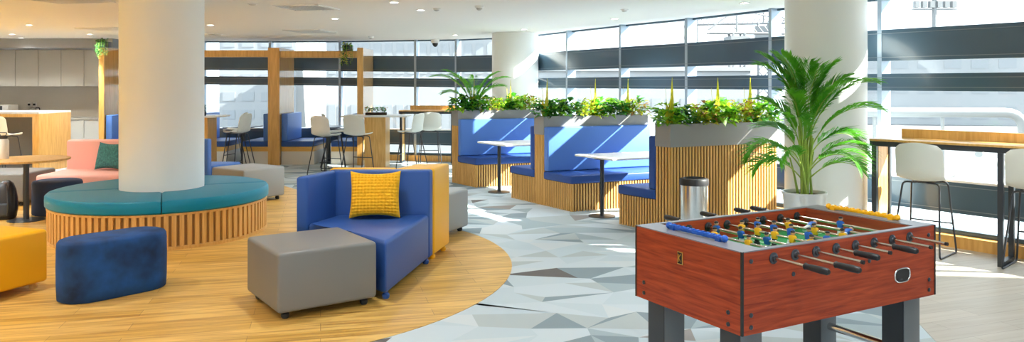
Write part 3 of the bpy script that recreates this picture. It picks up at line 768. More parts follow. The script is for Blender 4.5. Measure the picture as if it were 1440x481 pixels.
poly_block('armrest', [rel(p) for p in (E1, E2, E2 + Vector((-.34, -.085)), E1 + Vector((-.38, .01)))], .055, .857, M['yellow'], SY)
poly_block('backrest', [rel(p) for p in (E1 + Vector((-.385, .010)), E1 + Vector((-.37, .15)), Cc + Vector((-.05, .16)), Cc + Vector((-.04, .014)))], .055, .857, M['yellow'], SY)
poly_block('seat', [rel(p) for p in (E1 + Vector((-.375, .155)), E2 + Vector((-.345, -.09)), (-1.35, 7.95), Cc + Vector((-.05, .165)))], .055, .456, M['yellow'], SY)
for p in ((-.755, 7.25), (-.68, 7.58), (-1.55, 7.28), (-1.3, 7.8)):
    q = rel(p); bm = NB(); caster(bm, *q); obj('foot', bm, M['yellow'], SY)

def cushion(name, label, loc, rotz, lean, w, h, th, m, bumps=0):
    bm = NB(); n = 75 if bumps else 18
    def pt(i, j, s):
        u, v = -1 + 2 * i / n, -1 + 2 * j / n
        e = max(0, (1 - abs(u) ** 3.0)) ** .5 * max(0, (1 - abs(v) ** 3.0)) ** .5
        pinch = 1 - .07 * (1 - abs(v) ** 2) * abs(u) ** 4
        pinch2 = 1 - .15 * (1 - abs(u) ** 2) * abs(v) ** 4
        b = 0
        if bumps: b = .017 * abs(math.sin(u * PI * bumps / 2)) ** .6 * abs(math.sin(v * PI * bumps / 2)) ** .6 * min(1, e * 2)
        y = s * (th / 2 * e + b)
        return Vector((u * w / 2 * pinch, y, h / 2 + v * h / 2 * pinch2))
    G = {}
    for s in (-1, 1):
        for i in range(n + 1):
            for j in range(n + 1):
                if s == 1 and (i in (0, n) or j in (0, n)): G[s, i, j] = G[-1, i, j]
                else: G[s, i, j] = bm.verts.new(pt(i, j, s))
        for i in range(n):
            for j in range(n):
                bm.faces.new([G[s, i, j], G[s, i + 1, j], G[s, i + 1, j + 1], G[s, i, j + 1]])
    R = Matrix.Rotation(rotz, 4, 'Z') @ Matrix.Rotation(lean, 4, 'X')
    for v in bm.verts: v.co = R @ v.co
    return tag(obj(name, bm, m, None, True, 60, loc), label, 'cushion')
cushion('cushion', 'mustard yellow waffle-knit cushion leaning on the blue sofa back', (-1.215, 6.79, .462), math.radians(4), math.radians(-14), .45, .42, .16, M['knit'], 15)

# round bench around the near column
BC = Vector((-3.906, 8.58, 0)); BR = 1.117
t = thing('round_bench', 'round bench with teal cushion and slatted oak drum around the near column', 'bench', BC)
bm = NB(); lathe(bm, [(.45, .0), (BR - .03, 0), (BR - .03, .355), (.45, .355)], 96); obj('drum', bm, M['drum'], t)
bm = NB(); n = 96
for k in range(n):
    a = 2 * PI * k / n; c, s = math.cos(a), math.sin(a)
    obox(bm, Vector((c, s, 0)) * (BR - .031) + Vector((-s, c, 0)) * -.0215 + Vector((0, 0, .03)), Vector((-s, c, 0)) * .043, Vector((c, s, 0)) * .024, (0, 0, .315))
obj('slats', bm, M['slat'], t, False)
bm = NB(); lathe(bm, [(BR - .032, .001), (BR, .001), (BR, .034), (BR - .03, .036)], 96); lathe(bm, [(BR - .032, .342), (BR - .002, .342), (BR - .002, .364), (BR - .032, .364)], 96); obj('rim', bm, M['oak'], t)
for k in range(4):
    a0, a1 = math.radians(-66 + 90 * k + .25), math.radians(-66 + 90 * (k + 1) - .25)
    bm = NB(); N = 30
    prof = [(.445, .365), (BR - .005, .365), (BR + .012, .38), (BR + .014, .43), (BR + .012, .475), (BR - .002, .494), (BR - .03, .502), (.445, .502)]
    rings = []
    for i in range(N + 1):
        a = a0 + (a1 - a0) * i / N; e = .012 if i in (0, N) else 0
        rings.append([bm.verts.new((r * math.cos(a), r * math.sin(a), z - (e if z > .45 else 0))) for r, z in prof])
    for x, y in zip(rings[:-1], rings[1:]):
        for q in range(len(prof)): bm.faces.new([x[q], x[(q + 1) % len(prof)], y[(q + 1) % len(prof)], y[q]])
    bm.faces.new(rings[0]); bm.faces.new(rings[-1][::-1])
    obj('seat_cushion', bm, M['teal'], t)

# navy velvet stadium pouf
c1, c2, r = Vector((-3.280, 5.928)), Vector((-3.028, 6.228)), .205
d = (c2 - c1).normalized(); a0 = math.atan2(d.y, d.x)
mid = (c1 + c2) / 2
def stadium(off):
    return [(c2.x - mid.x + (r + off) * math.cos(a0 - PI/2 + PI * k / 16), c2.y - mid.y + (r + off) * math.sin(a0 - PI/2 + PI * k / 16)) for k in range(17)] + \
           [(c1.x - mid.x + (r + off) * math.cos(a0 + PI/2 + PI * k / 16), c1.y - mid.y + (r + off) * math.sin(a0 + PI/2 + PI * k / 16)) for k in range(17)]
bm = NB(); rings = []
for off, z in ((-.02, 0.0), (0, .012), (.004, .1), (.006, .25), (.004, .40), (0, .438), (-.012, .455), (-.035, .463)):
    rings.append([bm.verts.new((x, y, z)) for x, y in stadium(off)])
for x, y in zip(rings[:-1], rings[1:]):
    for q in range(len(x)): bm.faces.new([x[q], x[(q + 1) % len(x)], y[(q + 1) % len(x)], y[q]])
bm.faces.new(rings[0][::-1]); bm.faces.new(rings[-1])
tag(obj('pouf', bm, M['velvet'], None, True, 60, (mid.x, mid.y, 0)), 'navy velvet oblong pouf with rounded ends standing on the oak floor', 'pouf')
bm = NB(); lathe(bm, [(0, 0), (.275, 0), (.285, .02), (.285, .39), (.275, .415), (.25, .425), (0, .428)], 40)
tag(obj('pouf', bm, M['navy'], None, True, 50, (-5.80, 9.80, 0)), 'navy round pouf behind the black pole of the round table', 'pouf')

# pink sofa with teal cushion
SP = thing('sofa', 'pink leather sofa partly hidden by the near column', 'sofa', (-6.40, 10.30, 0), math.radians(2))
bm = NB(); box(bm, 0, 1.18, 0, .80, .055, .425, bev=.04, seg=4); obj('seat', bm, M['pink'], SP)
bm = NB(); box(bm, -.02, 1.18, .802, .96, .055, .84, bev=.035, seg=4); obj('backrest', bm, M['pink'], SP)
for x in (.08, 1.08):
    for y in (.08, .88): bm = NB(); caster(bm, x, y); obj('foot', bm, M['steel'], SP)
cushion('cushion', 'dark teal woven cushion on the pink sofa beside the column', (-5.72, 10.88, .43), math.radians(-12), math.radians(-16), .46, .40, .15, M['tealknit'])
# blue sofa behind the column
SK = thing('sofa', 'blue leather sofa mostly hidden behind the near column, beside a grey ottoman', 'sofa', (-4.35, 11.0, 0))
bm = NB(); box(bm, -.65, 0, 0, .13, .055, .86, bev=.025, seg=4); obj('backrest', bm, M['navyleather'], SK)
bm = NB(); prism(bm, [(-.65, .132), (.0, .132), (.20, .78), (-.65, .80)], .055, .46, .03, 4); obj('seat', bm, M['navyleather'], SK)
for x, y in ((-.55, .1), (-.08, .1), (.08, .70), (-.55, .70)): bm = NB(); caster(bm, x, y); obj('foot', bm, M['steel'], SK)

# small round table with bottle and backpack
t = thing('round_table', 'small round oak-topped table on a black pole at the left edge', 'table', (-5.87, 9.28, 0))
bm = NB(); lathe(bm, [(0, .722), (.455, .722), (.47, .728), (.47, .744), (.465, .748), (0, .748)], 56); obj('tabletop', bm, M['oak'], t)
bm = NB(); lathe(bm, [(.032, .01), (.032, .722)], 20); obj('pole', bm, M['blacksteel'], t)
bm = NB(); lathe(bm, [(0, 0), (.20, 0), (.20, .01), (.04, .02), (0, .02)], 40); obj('base', bm, M['blacksteel'], t)
bm = NB(); lathe(bm, [(0.032, .70), (.12, .715), (.12, .7219), (0, .7219)], 24); obj('mount_plate', bm, M['blacksteel'], t)
t = thing('bottle', 'white insulated bottle with a dark lid on the round table', 'bottle', (-6.13, 9.25, .748))
bm = NB(); lathe(bm, [(0, 0), (.058, 0), (.062, .006), (.062, .215), (.05, .24), (0, .241)], 28); obj('body', bm, M['white'], t)
bm = NB(); lathe(bm, [(.046, .2405), (.048, .245), (.048, .275), (.04, .28), (0, .28)], 24); obj('lid', bm, M['steel'], t)
bm = NB(); tube(bm, fillet([(.03, 0, .278), (.05, 0, .315), (-.05, 0, .315), (-.03, 0, .278)], .02), .005, 8); obj('loop_handle', bm, M['steel'], t)
t = thing('backpack', 'black backpack slumped on the floor beside the round table', 'bag', (-6.22, 9.36, 0), .3)
bm = NB()
prof = [(.0, .27, .16), (.03, .30, .19), (.12, .31, .20), (.25, .28, .17), (.36, .22, .13), (.43, .15, .09), (.465, .07, .03)]
rings = []
for z, w, dd in prof:
    rings.append([bm.verts.new((math.copysign(abs(math.cos(2*PI*k/24)) ** .6, math.cos(2*PI*k/24)) * w / 2 + z * .08, math.copysign(abs(math.sin(2*PI*k/24)) ** .6, math.sin(2*PI*k/24)) * dd / 2 + z * .12, z)) for k in range(24)])
for x, y in zip(rings[:-1], rings[1:]):
    for q in range(24): bm.faces.new([x[q], x[(q + 1) % 24], y[(q + 1) % 24], y[q]])
bm.faces.new(rings[0][::-1]); bm.faces.new(rings[-1])
obj('body', bm, M['black'], t, True, 60)
bm = NB(); obox(bm, (-.10, -.125, .05), (.20, 0, 0), (0, .06, 0), (0, .02, .15), bev=.02, seg=3); obj('front_pocket', bm, M['blacksteel'], t)
for s in (-1, 1):
    bm = NB(); tube(bm, fillet([(s * .07, .0, .43), (s * .10, -.13, .38), (s * .12, -.17, .2), (s * .10, -.13, .06)], .08), .012, 8); obj('strap', bm, M['steel'], t)

# ------------------------------------------------------------ bar stools
def make_stool(label, group):
    t = thing('bar_stool', label, 'stool', (0, 0, 0), 0, group)
    prof = fillet([(.215, .705), (.18, .728), (.0, .712), (-.125, .705), (-.185, .80), (-.235, 1.085)], .09, 6)
    prof = [(p[0], p[1]) for p in [Vector((a, b, 0)) for a, b in [(q[0], q[1]) for q in [Vector((x, y, 0)) for x, y in [(.215, .705), (.18, .728), (.0, .712), (-.125, .705), (-.185, .80), (-.235, 1.085)]]]]]
    P3 = fillet([Vector((0, a, b)) for a, b in prof], .12, 6)
    # resample
    ls = [0]
    for a, b in zip(P3[:-1], P3[1:]): ls.append(ls[-1] + (b - a).length)
    N = 22; Mx = 12; rows = []
    for i in range(N + 1):
        q = ls[-1] * i / N; k = max(j for j in range(len(ls)) if ls[j] <= q + 1e-9); k = min(k, len(P3) - 2)
        p = P3[k].lerp(P3[k + 1], (q - ls[k]) / max(1e-9, ls[k + 1] - ls[k])); rows.append((i / N, p))
    bm = NB(); G = []
    for tt, p in rows:
        w = .225 - .012 * tt
        if tt < .10: w *= 1 - .25 * (1 - tt / .10) ** 2
        if tt > .90: w *= 1 - .22 * ((tt - .90) / .10) ** 2
        back = max(0, min(1, (tt - .45) / .2))
        row = []
        for j in range(Mx + 1):
            x = -1 + 2 * j / Mx
            dz = .028 * abs(x) ** 2.2 * (1 - back); dy = .055 * abs(x) ** 2.2 * back
            top = -.02 * x * x * max(0, (tt - .85) / .15)
            row.append(bm.verts.new((x * w, p.y + dy, p.z + dz + top)))
        G.append(row)
    for i in range(N):
        for j in range(Mx): bm.faces.new([G[i][j], G[i][j + 1], G[i + 1][j + 1], G[i + 1][j]])
    bmesh.ops.recalc_face_normals(bm, faces=bm.faces)
    bmesh.ops.solidify(bm, geom=bm.faces[:], thickness=.011)
    obj('seat_shell', bm, M['shell'], t, True, 50)
    for s in (-1, 1):
        bm = NB()
        tube(bm, fillet([(s * .05, .12, .695), (s * .165, .13, .695), (s * .215, .22, .009), (s * .215, -.25, .009), (s * .165, -.10, .695), (s * .05, -.09, .695)], .045), .009, 10)
        obj('sled_leg', bm, M['steel'], t)
    bm = NB(); tube(bm, [(-.193, .183, .29), (.193, .183, .29)], .008, 8); obj('footrest', bm, M['steel'], t)
    bm = NB(); box(bm, -.10, .10, -.10, .13, .690, .700); obj('mount_plate', bm, M['steel'], t, False)
    return t
stools = [(4.03, 7.50, -47, 'white bar stool in front of the right window counter, fully in view', 'window'), (4.67, 6.82, -47, 'white bar stool at the right window counter, cut by the right edge', 'window'),
    (-5.26, 14.75, 78, 'white bar stool at the left bar table, back toward the oak post', 'far'), (-5.55, 15.42, 100, 'white bar stool behind the left bar table, mostly hidden by the nearer stool', 'far'),
    (-3.36, 13.85, -28, 'white bar stool nearest us at the middle bar table, left of the other two', 'far'), (-3.42, 14.75, -75, 'white bar stool half hidden behind the front-left stool of the middle bar table', 'far'), (-2.82, 14.05, -18, 'white bar stool drawn up to the front of the middle bar table', 'far'),
    (-1.95, 14.9, 68, 'white bar stool at the right end of the middle bar table, turned left', 'far'), (-1.66, 15.5, 12, 'white bar stool at the far window counter, behind the stool turned left', 'far'),
    (-9.22, 13.95, -15, 'white bar stool at the kitchen bar on the far left', 'far')]
p0 = None
for x, y, a, lab, gname in stools:
    g = 'white bar stools'
    if p0 is None: p0 = make_stool(lab, g); p0.location = (x, y, 0); p0.rotation_euler.z = math.radians(a)
    else: copy_tree(p0, (x, y, 0), math.radians(a), lab)

# bar tables
def bar_table(label, x0, x1, y0, y1, px0, px1, h=1.05, topm='white', py=None):
    t = thing('bar_table', label, 'table', ((x0 + x1) / 2, (y0 + y1) / 2, 0)); ox, oy = t.location.x, t.location.y
    bm = NB(); box(bm, x0 - ox, x1 - ox, y0 - oy, y1 - oy, h - .03, h, bev=.005); obj('tabletop', bm, M[topm], t)
    bm = NB(); pa, pb = py or (y0 + .12, y1 - .12); box(bm, px0 - ox, px1 - ox, pa - oy, pb - oy, 0, h - .03); obj('pedestal', bm, M['oak'], t, False)
    bm = NB(); box(bm, px0 - ox + .02, px1 - ox - .02, pa - oy - .01, pa - oy, .0, .02); obj('kick_plate', bm, M['steel'], t, False)
    return t
bar_table('white-topped bar table with an oak pedestal carrying a low plant box', -3.22, -1.98, 14.45, 15.2, -2.80, -2.40)
bar_table('white-topped bar table with an oak pedestal just right of the near column', -6.9, -5.5, 14.3, 15.0, -6.2, -5.72)
t = thing('bar_table', 'oak kitchen bar with a solid end panel on the far left', 'table', (-9.6, 14.8, 0))
bm = NB(); box(bm, -2.3, .80, -.52, .52, 1.09, 1.125); obj('tabletop', bm, M['stone'], t, False)
bm = NB(); box(bm, -2.3, .80, -.519, .519, 1.03, 1.0899); obj('apron', bm, M['oak'], t, False)
bm = NB(); box(bm, .68, .80, -.518, .518, 0, 1.0299); obj('end_panel', bm, M['oak'], t, False)
bm = NB(); box(bm, -2.3, -2.18, -.518, .518, 0, 1.0299); obj('end_panel', bm, M['oak'], t, False)
bm = NB(); box(bm, -2.18, .68, .15, .17, 0, 1.0299); obj('modesty_panel', bm, M['grey'], t, False)

# window counters
def counter(label, P0, dr, L, dep, legs, gable):
    dr = Vector((*dr, 0)).normalized(); n = Vector((-dr.y, dr.x, 0)); t = thing('window_counter', label, 'counter', V2(P0)); h = 1.10; Z = Vector((0, 0, 1))
    bm = NB(); obox(bm, Z * (h - .022), dr * L, n * dep, Z * .022, bev=.003); obj('worktop', bm, M['oak'], t)
    bm = NB(); obox(bm, n * (dep + .001) + dr * .16 + Z * (h - .085), dr * (L - .16), n * .02, Z * .175); obj('upstand', bm, M['oak'], t, False)
    s = .045
    bm = NB(); obox(bm, n * .012 + Z * (h - .072), dr * L, n * s, Z * .0495); obox(bm, n * (dep - s - .01) + Z * (h - .072), dr * L, n * s, Z * .0495); obj('frame_rail', bm, M['blacksteel'], t, False)
    for q in legs:
        bm = NB(); o = dr * q
        obox(bm, o + n * .012, dr * s, n * s, Z * (h - .0725)); obox(bm, o + n * (dep - s - .01), dr * s, n * s, Z * (h - .0725)); obox(bm, o + n * (.012 + s), dr * s, n * (dep - 2 * s - .022), Z * .045)
        obj('leg_frame', bm, M['blacksteel'], t, False)
    if gable:
        bm = NB(); obox(bm, dr * (legs[0] + .012) + n * (.06 + s) + Z * .05, dr * .02, n * (dep - 2 * s - .09), Z * (h - .13)); obj('end_panel', bm, M['oak'], t, False)
    return t
counter('oak window counter on black steel frames along the right windows', (3.59, 7.72), (.69, -.725), 1.98, .42, (.02, 1.12, 1.9), True)
counter('oak window counter at the far windows behind the turned white stool', (-2.36, 15.98), (1, -.09), 1.2, .38, (.02, 1.1), True)
# ------------------------------------------------------------ portal booths along the far windows
def panel_thing(label, x0, x1, y0, y1, h, plant=None):
    bm = NB(); t = thing('booth_post', label, 'booth frame', ((x0 + x1) / 2, y0, 0)); w = x1 - x0
    box(bm, -w / 2, w / 2, 0, y1 - y0, 0, h); obj('panel', bm, M['oakgloss'], t, False)
    bm = NB(); box(bm, -w / 2 - .001, w / 2 + .001, -.02, -.0005, 0.0, h); obj('front_edging', bm, M['oak'], t, False)
    return t
M['oakgloss'] = wood_mat('oak_lacquered', (0.50, 0.26, 0.065), (0.62, 0.34, 0.10), 0.14, scale=(9, 9, .9), streak=3.0, coat=1.0)
panel_thing('oak booth partition post, middle one under the ceiling beam', -4.95, -4.72, 15.6, 16.62, 2.385)
panel_thing('slim oak booth partition post at the right end of the beam, with a trailing plant', -3.14, -3.02, 15.6, 16.72, 2.385)
panel_thing('oak booth partition post left of the near column by the kitchen', -8.06, -7.96, 15.0, 15.9, 2.36)
def beam(label, x0, x1, y, z0, z1):
    bm = NB(); box(bm, x0, x1, y, y + .20, z0, z1, bev=.004); tag(obj('booth_beam', bm, M['oak'], None, False), label, 'beam')
beam('oak beam spanning from the near column to the middle booth post', -7.955, -4.955, 15.62, 2.20, 2.335)
beam('shorter oak beam between the middle and right booth posts', -4.715, -3.145, 15.62, 2.185, 2.32)
def booth_bench(label, xa, xb, y0, y1, left):
    """bench along y; left = backrest on its low-x side"""
    t = thing('booth_bench', label, 'bench', ((xa + xb) / 2, y0, 0)); a, b = xa - (xa + xb) / 2, xb - (xa + xb) / 2; L = y1 - y0
    bm = NB(); box(bm, a, b, .02, L, 0, .27); obj('base', bm, M['boothwhite'], t, False)
    bm = NB(); box(bm, a, b, .012, L, .2701, .365); obj('oak_band', bm, M['stripwood'], t, False)
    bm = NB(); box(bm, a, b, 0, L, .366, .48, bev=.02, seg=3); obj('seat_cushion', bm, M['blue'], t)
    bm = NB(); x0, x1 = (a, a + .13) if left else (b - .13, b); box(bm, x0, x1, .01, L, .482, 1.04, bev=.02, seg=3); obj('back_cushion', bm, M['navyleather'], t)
booth_bench('blue booth bench with pale base, against the right side of the middle oak post', -4.715, -4.05, 15.68, 16.75, True)
booth_bench('blue booth bench against the slim right oak post, behind the white stools', -3.70, -3.145, 15.68, 16.75, False)
booth_bench('blue booth bench against the left side of the middle oak post', -5.50, -4.955, 15.68, 16.75, False)
booth_bench('blue booth bench just right of the near column', -6.5, -5.84, 15.68, 16.75, True)
booth_bench('navy booth bench against the oak post by the kitchen', -7.955, -7.40, 15.02, 15.95, True)
for x, lab in ((-5.67, 'small dark booth table between the two left blue booth benches'), (-3.87, 'small dark booth table between the two right blue booth benches')):
    t = thing('booth_table', lab, 'table', (x, 16.2, 0))
    bm = NB(); box(bm, -.28, .28, -.42, .42, .735, .755, bev=.004); obj('tabletop', bm, M['steel'], t)
    bm = NB(); box(bm, -.04, .04, -.03, .03, .02, .735); obj('pole', bm, M['blacksteel'], t, False)
    bm = NB(); box(bm, -.13, .13, -.25, .25, 0, .02, bev=.004); obj('base', bm, M['blacksteel'], t)

# ------------------------------------------------------------ kitchen on the far left
for k in range(7):
    x1 = -8.44 - k * .505; x0 = x1 - .50
    pos = ['at the right end', 'second from the right', 'third from the right', 'fourth from the right', 'fifth from the right', 'sixth from the right', 'seventh from the right, at the frame edge'][k]
    t = thing('wall_cabinet', 'plain white kitchen wall cabinet ' + pos, 'cabinet', ((x0 + x1) / 2, 16.95, 1.60), 0, 'kitchen wall cabinets')
    bm = NB(); box(bm, -.25, .25, .02, .645, 0, .80); obj('carcass', bm, M['cab'], t, False)
    bm = NB(); box(bm, -.247, .247, 0, .0195, 0, .80, bev=.003); obj('door', bm, M['cab'], t)
    t = thing('base_cabinet', 'plain white kitchen base cabinet under the worktop, ' + pos, 'cabinet', ((x0 + x1) / 2, 16.95, 0), 0, 'kitchen base cabinets')
    bm = NB(); box(bm, -.25, .25, .02, .645, .10, .86); obj('carcass', bm, M['cab'], t, False)
    bm = NB(); box(bm, -.247, .247, 0, .0195, .10, .85, bev=.003); obj('door', bm, M['cab'], t)
    bm = NB(); box(bm, -.25, .25, .06, .08, 0, .0999); obj('plinth', bm, M['black'], t, False)
bm = NB(); box(bm, -12.2, -8.40, 16.92, 17.595, .8605, .90, bev=.004); tag(obj('worktop', bm, M['stone'], None, False), 'pale stone worktop running along the kitchen base cabinets', 'worktop')
t = thing('kettle', 'small steel and black kettle on the kitchen worktop', 'kettle', (-10.75, 17.25, .90))
bm = NB(); lathe(bm, [(0, 0), (.09, 0), (.085, .12), (.06, .21), (.02, .23), (0, .235)], 24); obj('body', bm, M['chrome'], t)
bm = NB(); tube(bm, fillet([(.05, 0, .21), (.14, 0, .22), (.15, 0, .08), (.09, 0, .04)], .04), .012, 8); obj('handle', bm, M['black'], t)
t = thing('microwave', 'white countertop appliance on the kitchen worktop at the left edge', 'appliance', (-11.45, 17.25, .90))
bm = NB(); box(bm, -.25, .25, -.18, .18, .01, .28, bev=.01); obj('body', bm, M['white'], t)
bm = NB(); box(bm, -.23, .12, -.19, -.181, .03, .26); obj('door_window', bm, M['steel'], t, False)
for x, nn in ((-11.05, 'left'), (-10.93, 'right')):
    t = thing('wall_socket', 'white wall socket with a black plug above the worktop, %s one' % nn, 'socket', (x, 17.6, 1.18), 0, 'kitchen wall sockets')
    bm = NB(); box(bm, -.045, .045, -.012, 0, -.045, .045, bev=.003); obj('plate', bm, M['white'], t)
    bm = NB(); box(bm, -.02, .02, -.05, -.0121, -.025, .02, bev=.005); obj('plug', bm, M['black'], t)
for x in (-9.0, -10.6):
    p = Vector((x, 16.2, CEIL))

# ------------------------------------------------------------ planting
def leaf(bm, b, dirv, L, W, mi, fold=.25, droop=.2):
    dirv = dirv.normalized(); side = dirv.cross(Vector((0, 0, 1)))
    side = side.normalized() if side.length > 1e-3 else Vector((1, 0, 0)); up = side.cross(dirv)
    m = b + dirv * L * .45; tip = b + dirv * L + Vector((0, 0, -L * droop))
    q = [b, m + side * W / 2 + up * W * fold, m, m - side * W / 2 + up * W * fold, tip]
    v = [bm.verts.new(x) for x in q]
    for f in ((0, 1, 2), (0, 2, 3), (1, 4, 2), (2, 4, 3)): bm.faces.new([v[k] for k in f]).material_index = mi
KINDS = {
    'broad': (('leafl', 'leafg'), 75, .125, .26, .115, .10, 'bright green broad-leaved plant'),
    'fern': (('leafy', 'leafl'), 170, .14, .25, .085, .034, 'yellow-green feathery fern'),
    'croton': (('leafy', 'leafr', 'leafg'), 80, .12, .25, .11, .055, 'yellow and bronze croton'),
    'dark': (('leafg', 'leafd'), 85, .125, .23, .10, .08, 'deep green leafy plant')}
def clump(loc, kind, label, sc=1.0):
    ms, n, R, H, L, Wd, _ = KINDS[kind]
    t = thing('planter_plant', label, 'plant', loc, 0, 'plants in the booth planters')
    bm = NB()
    for k in range(n):
        a = random.uniform(0, 2 * PI); r = R * math.sqrt(random.random()) * sc; z = H * sc * random.uniform(.12, 1) * (1 - .35 * (r / (R * sc)) ** 2)
        b = Vector((r * math.cos(a), r * math.sin(a), z)); d = Vector((math.cos(a), math.sin(a), random.uniform(-.1, .9)))
        if kind == 'fern': d.z += .3
        leaf(bm, b, d, L * sc * random.uniform(.7, 1.2), Wd * sc * random.uniform(.75, 1.15), random.choices(range(len(ms)), [3, 2, 1][:len(ms)])[0], droop=random.uniform(.05, .45))
    obj('foliage', bm, [M[m] for m in ms], t, True, 80)
    bm = NB()
    for k in range(7):
        a = 2 * PI * k / 7 + random.random(); tube(bm, [(.01 * math.cos(a), .01 * math.sin(a), 0), (.06 * math.cos(a), .06 * math.sin(a), H * .4 * sc), (.10 * sc * math.cos(a), .10 * sc * math.sin(a), H * .75 * sc)], .004, 5, r2=.0015)
    obj('stems', bm, M['stem'], t)
    return t
def spike(loc, label):
    t = thing('planter_plant', label, 'plant', loc, 0, 'plants in the booth planters')
    for k in range(5):
        a = 2 * PI * k / 5; H = (.56, .34, .44, .27, .38)[k]; bm = NB(); N = 8; L = []; Rr = []
        for i in range(N + 1):
            f = i / N; w = .034 * (1 - f ** 2.2) * (.6 + 1.0 * min(1, f * 3)) * .8 + .0006; c = Vector((.02 * math.cos(a) + .035 * f * math.cos(a) * (k > 0), .02 * math.sin(a) + .035 * f * math.sin(a) * (k > 0), H * f))
            s = Vector((-math.sin(a + .4), math.cos(a + .4), 0)); L.append((bm.verts.new(c + s * w), bm.verts.new(c + Vector((math.cos(a), math.sin(a), 0)) * .004), bm.verts.new(c - s * w)))
        for x, y in zip(L[:-1], L[1:]):
            bm.faces.new([x[0], x[1], y[1], y[0]]); bm.faces.new([x[1], x[2], y[2], y[1]])
        obj('blade', bm, M['spike'], t)
random.seed(21)
ORD = ['leftmost', 'second from the left', 'third from the left', 'fourth from the left', 'fifth from the left', 'sixth from the left', 'seventh from the left', 'eighth from the left', 'at the right end']
def plant_row(P, sm, L, kinds, where, t0=.09):
    n = len(kinds)
    for k, kd in enumerate(kinds):
        tt = t0 + (L - 2 * t0) * k / (n - 1)
        clump(P(sm, tt, 0) + Vector((0, 0, HP - .045)), kd, '%s in the grey trough of the %s, %s' % (KINDS[kd][6], where, ORD[k] if k < n - 1 else ORD[-1]), random.uniform(1.0, 1.2))
def offs(E0, P): return lambda s, q, z=0: P(s, q, z) + V2(E0)
qR, qM, qL = offs((1.256, 9.046), PR), offs((-0.0155, 11.14), PM), offs((-1.011, 12.876), PL)
plant_row(qR, .862, 1.535, ['broad', 'dark', 'fern', 'croton', 'broad', 'fern', 'croton', 'fern', 'broad'], 'right booth')
plant_row(qM, .494, 1.66, ['dark', 'broad', 'dark', 'fern', 'croton', 'broad', 'dark', 'fern', 'croton'], 'middle booth')
plant_row(qL, .134, 1.50, ['broad', 'dark', 'broad', 'croton', 'fern', 'dark', 'broad', 'fern', 'croton'], 'farthest booth')
for q, s, lst, where in ((qR, .862, ((.06, 'left'), (.70, 'middle'), (1.18, 'right')), 'right booth'), (qM, .494, ((.06, 'left'), (.82, 'middle'), (1.36, 'right')), 'middle booth'), (qL, .134, ((.28, 'left'), (.94, 'right')), 'farthest booth')):
    for tt, nm in lst: spike(q(s, tt + .04, 0) + Vector((0, 0, HP - .045)), 'tall yellow-green spike plant rising from the %s planter, %s one' % (where, nm))
t = thing('planter_plant', 'small feathery palm rising above the farthest booth planter', 'palm', qL(.134, .34, 0) + Vector((0, 0, HP - .045)), 0, 'plants in the booth planters')
random.seed(9)
for az, L, up, dr in ((3.1, .95, 1.2, 1.35), (2.7, .75, 1.4, 1.2), (.2, .75, 1.4, 1.0), (-.2, .65, 1.15, 1.2), (3.4, .85, 1.35, 1.1), (.0, .8, 1.25, 1.2), (1.6, .6, 1.5, .8), (-1.6, .5, 1.4, 1.3), (3.5, .62, 1.0, 1.3)):
    bm = NB(); frond(bm, (0, 0, .05), az, L, 0, dr, 28, .25, .014, up); obj('frond', bm, [M['leafp'], M['stem']], t, False)

t = thing('plant_box', 'low brown box of small green plants on the middle bar table', 'plant', (-2.62, 14.80, 1.05))
bm = NB(); box(bm, -.20, .20, -.06, .06, 0, .05, bev=.004); obj('box', bm, M['soil'], t)
bm = NB(); random.seed(4)
for k in range(130):
    b = Vector((random.uniform(-.2, .2), random.uniform(-.06, .06), random.uniform(.05, .13))); leaf(bm, b, Vector((random.uniform(-1, 1), random.uniform(-1, 1), random.uniform(.1, 1))), .06, .03, random.choice((0, 0, 1)))
obj('foliage', bm, [M['leafg'], M['leafr']], t, True, 80)
t = thing('plant_box', 'small potted plant on the bar table right beside the near column', 'plant', (-5.80, 14.45, 1.05))
bm = NB(); lathe(bm, [(0, 0), (.04, 0), (.05, .07), (.045, .07), (0, .06)], 16); obj('box', bm, M['steel'], t)
bm = NB()
for k in range(50): leaf(bm, Vector((random.uniform(-.03, .03), random.uniform(-.03, .03), random.uniform(.06, .2))), Vector((random.uniform(-1, 1), random.uniform(-1, 1), random.uniform(.1, 1))), .06, .03, 0)
obj('foliage', bm, M['leafd'], t, True, 80)
def hanging(loc, label, mset, n, drop, seed):
    random.seed(seed); t = thing('hanging_plant', label, 'plant', loc)
    bm = NB(); box(bm, -.10, .10, -.05, .07, -.01, .10, bev=.01); obj('pot', bm, M['steel'], t)
    bm = NB(); st = NB()
    for k in range(12):
        x = random.uniform(-.12, .12); y = random.uniform(-.10, -.05); d = drop * random.uniform(.4, 1); pts = [Vector((x * .6, 0, .10)), Vector((x, y, .14)), Vector((x * 1.2, y - .02, -d * .5)), Vector((x * 1.1, y - .02, -d))]
        tube(st, pts, .003, 4)
        for q in range(n):
            f = random.random() * (len(pts) - 1); i = int(f); b = pts[i].lerp(pts[min(i + 1, 3)], f - i)
            leaf(bm, b, Vector((random.uniform(-1, 1), random.uniform(-1, .3), random.uniform(-.4, .7))), .06, .035, random.randrange(len(mset)))
    obj('foliage', bm, [M[m] for m in mset], t, True, 80); obj('stems', st, M['stem'], t)
hanging((-3.33, 15.56, 2.33), 'trailing green plant hanging from the beam at the slim right booth post', ('leafg', 'leafd', 'leafy'), 12, .36, 3)
hanging((-7.93, 14.95, 2.37), 'dark trailing plant on top of the booth post by the kitchen', ('leafd',), 13, .26, 8)

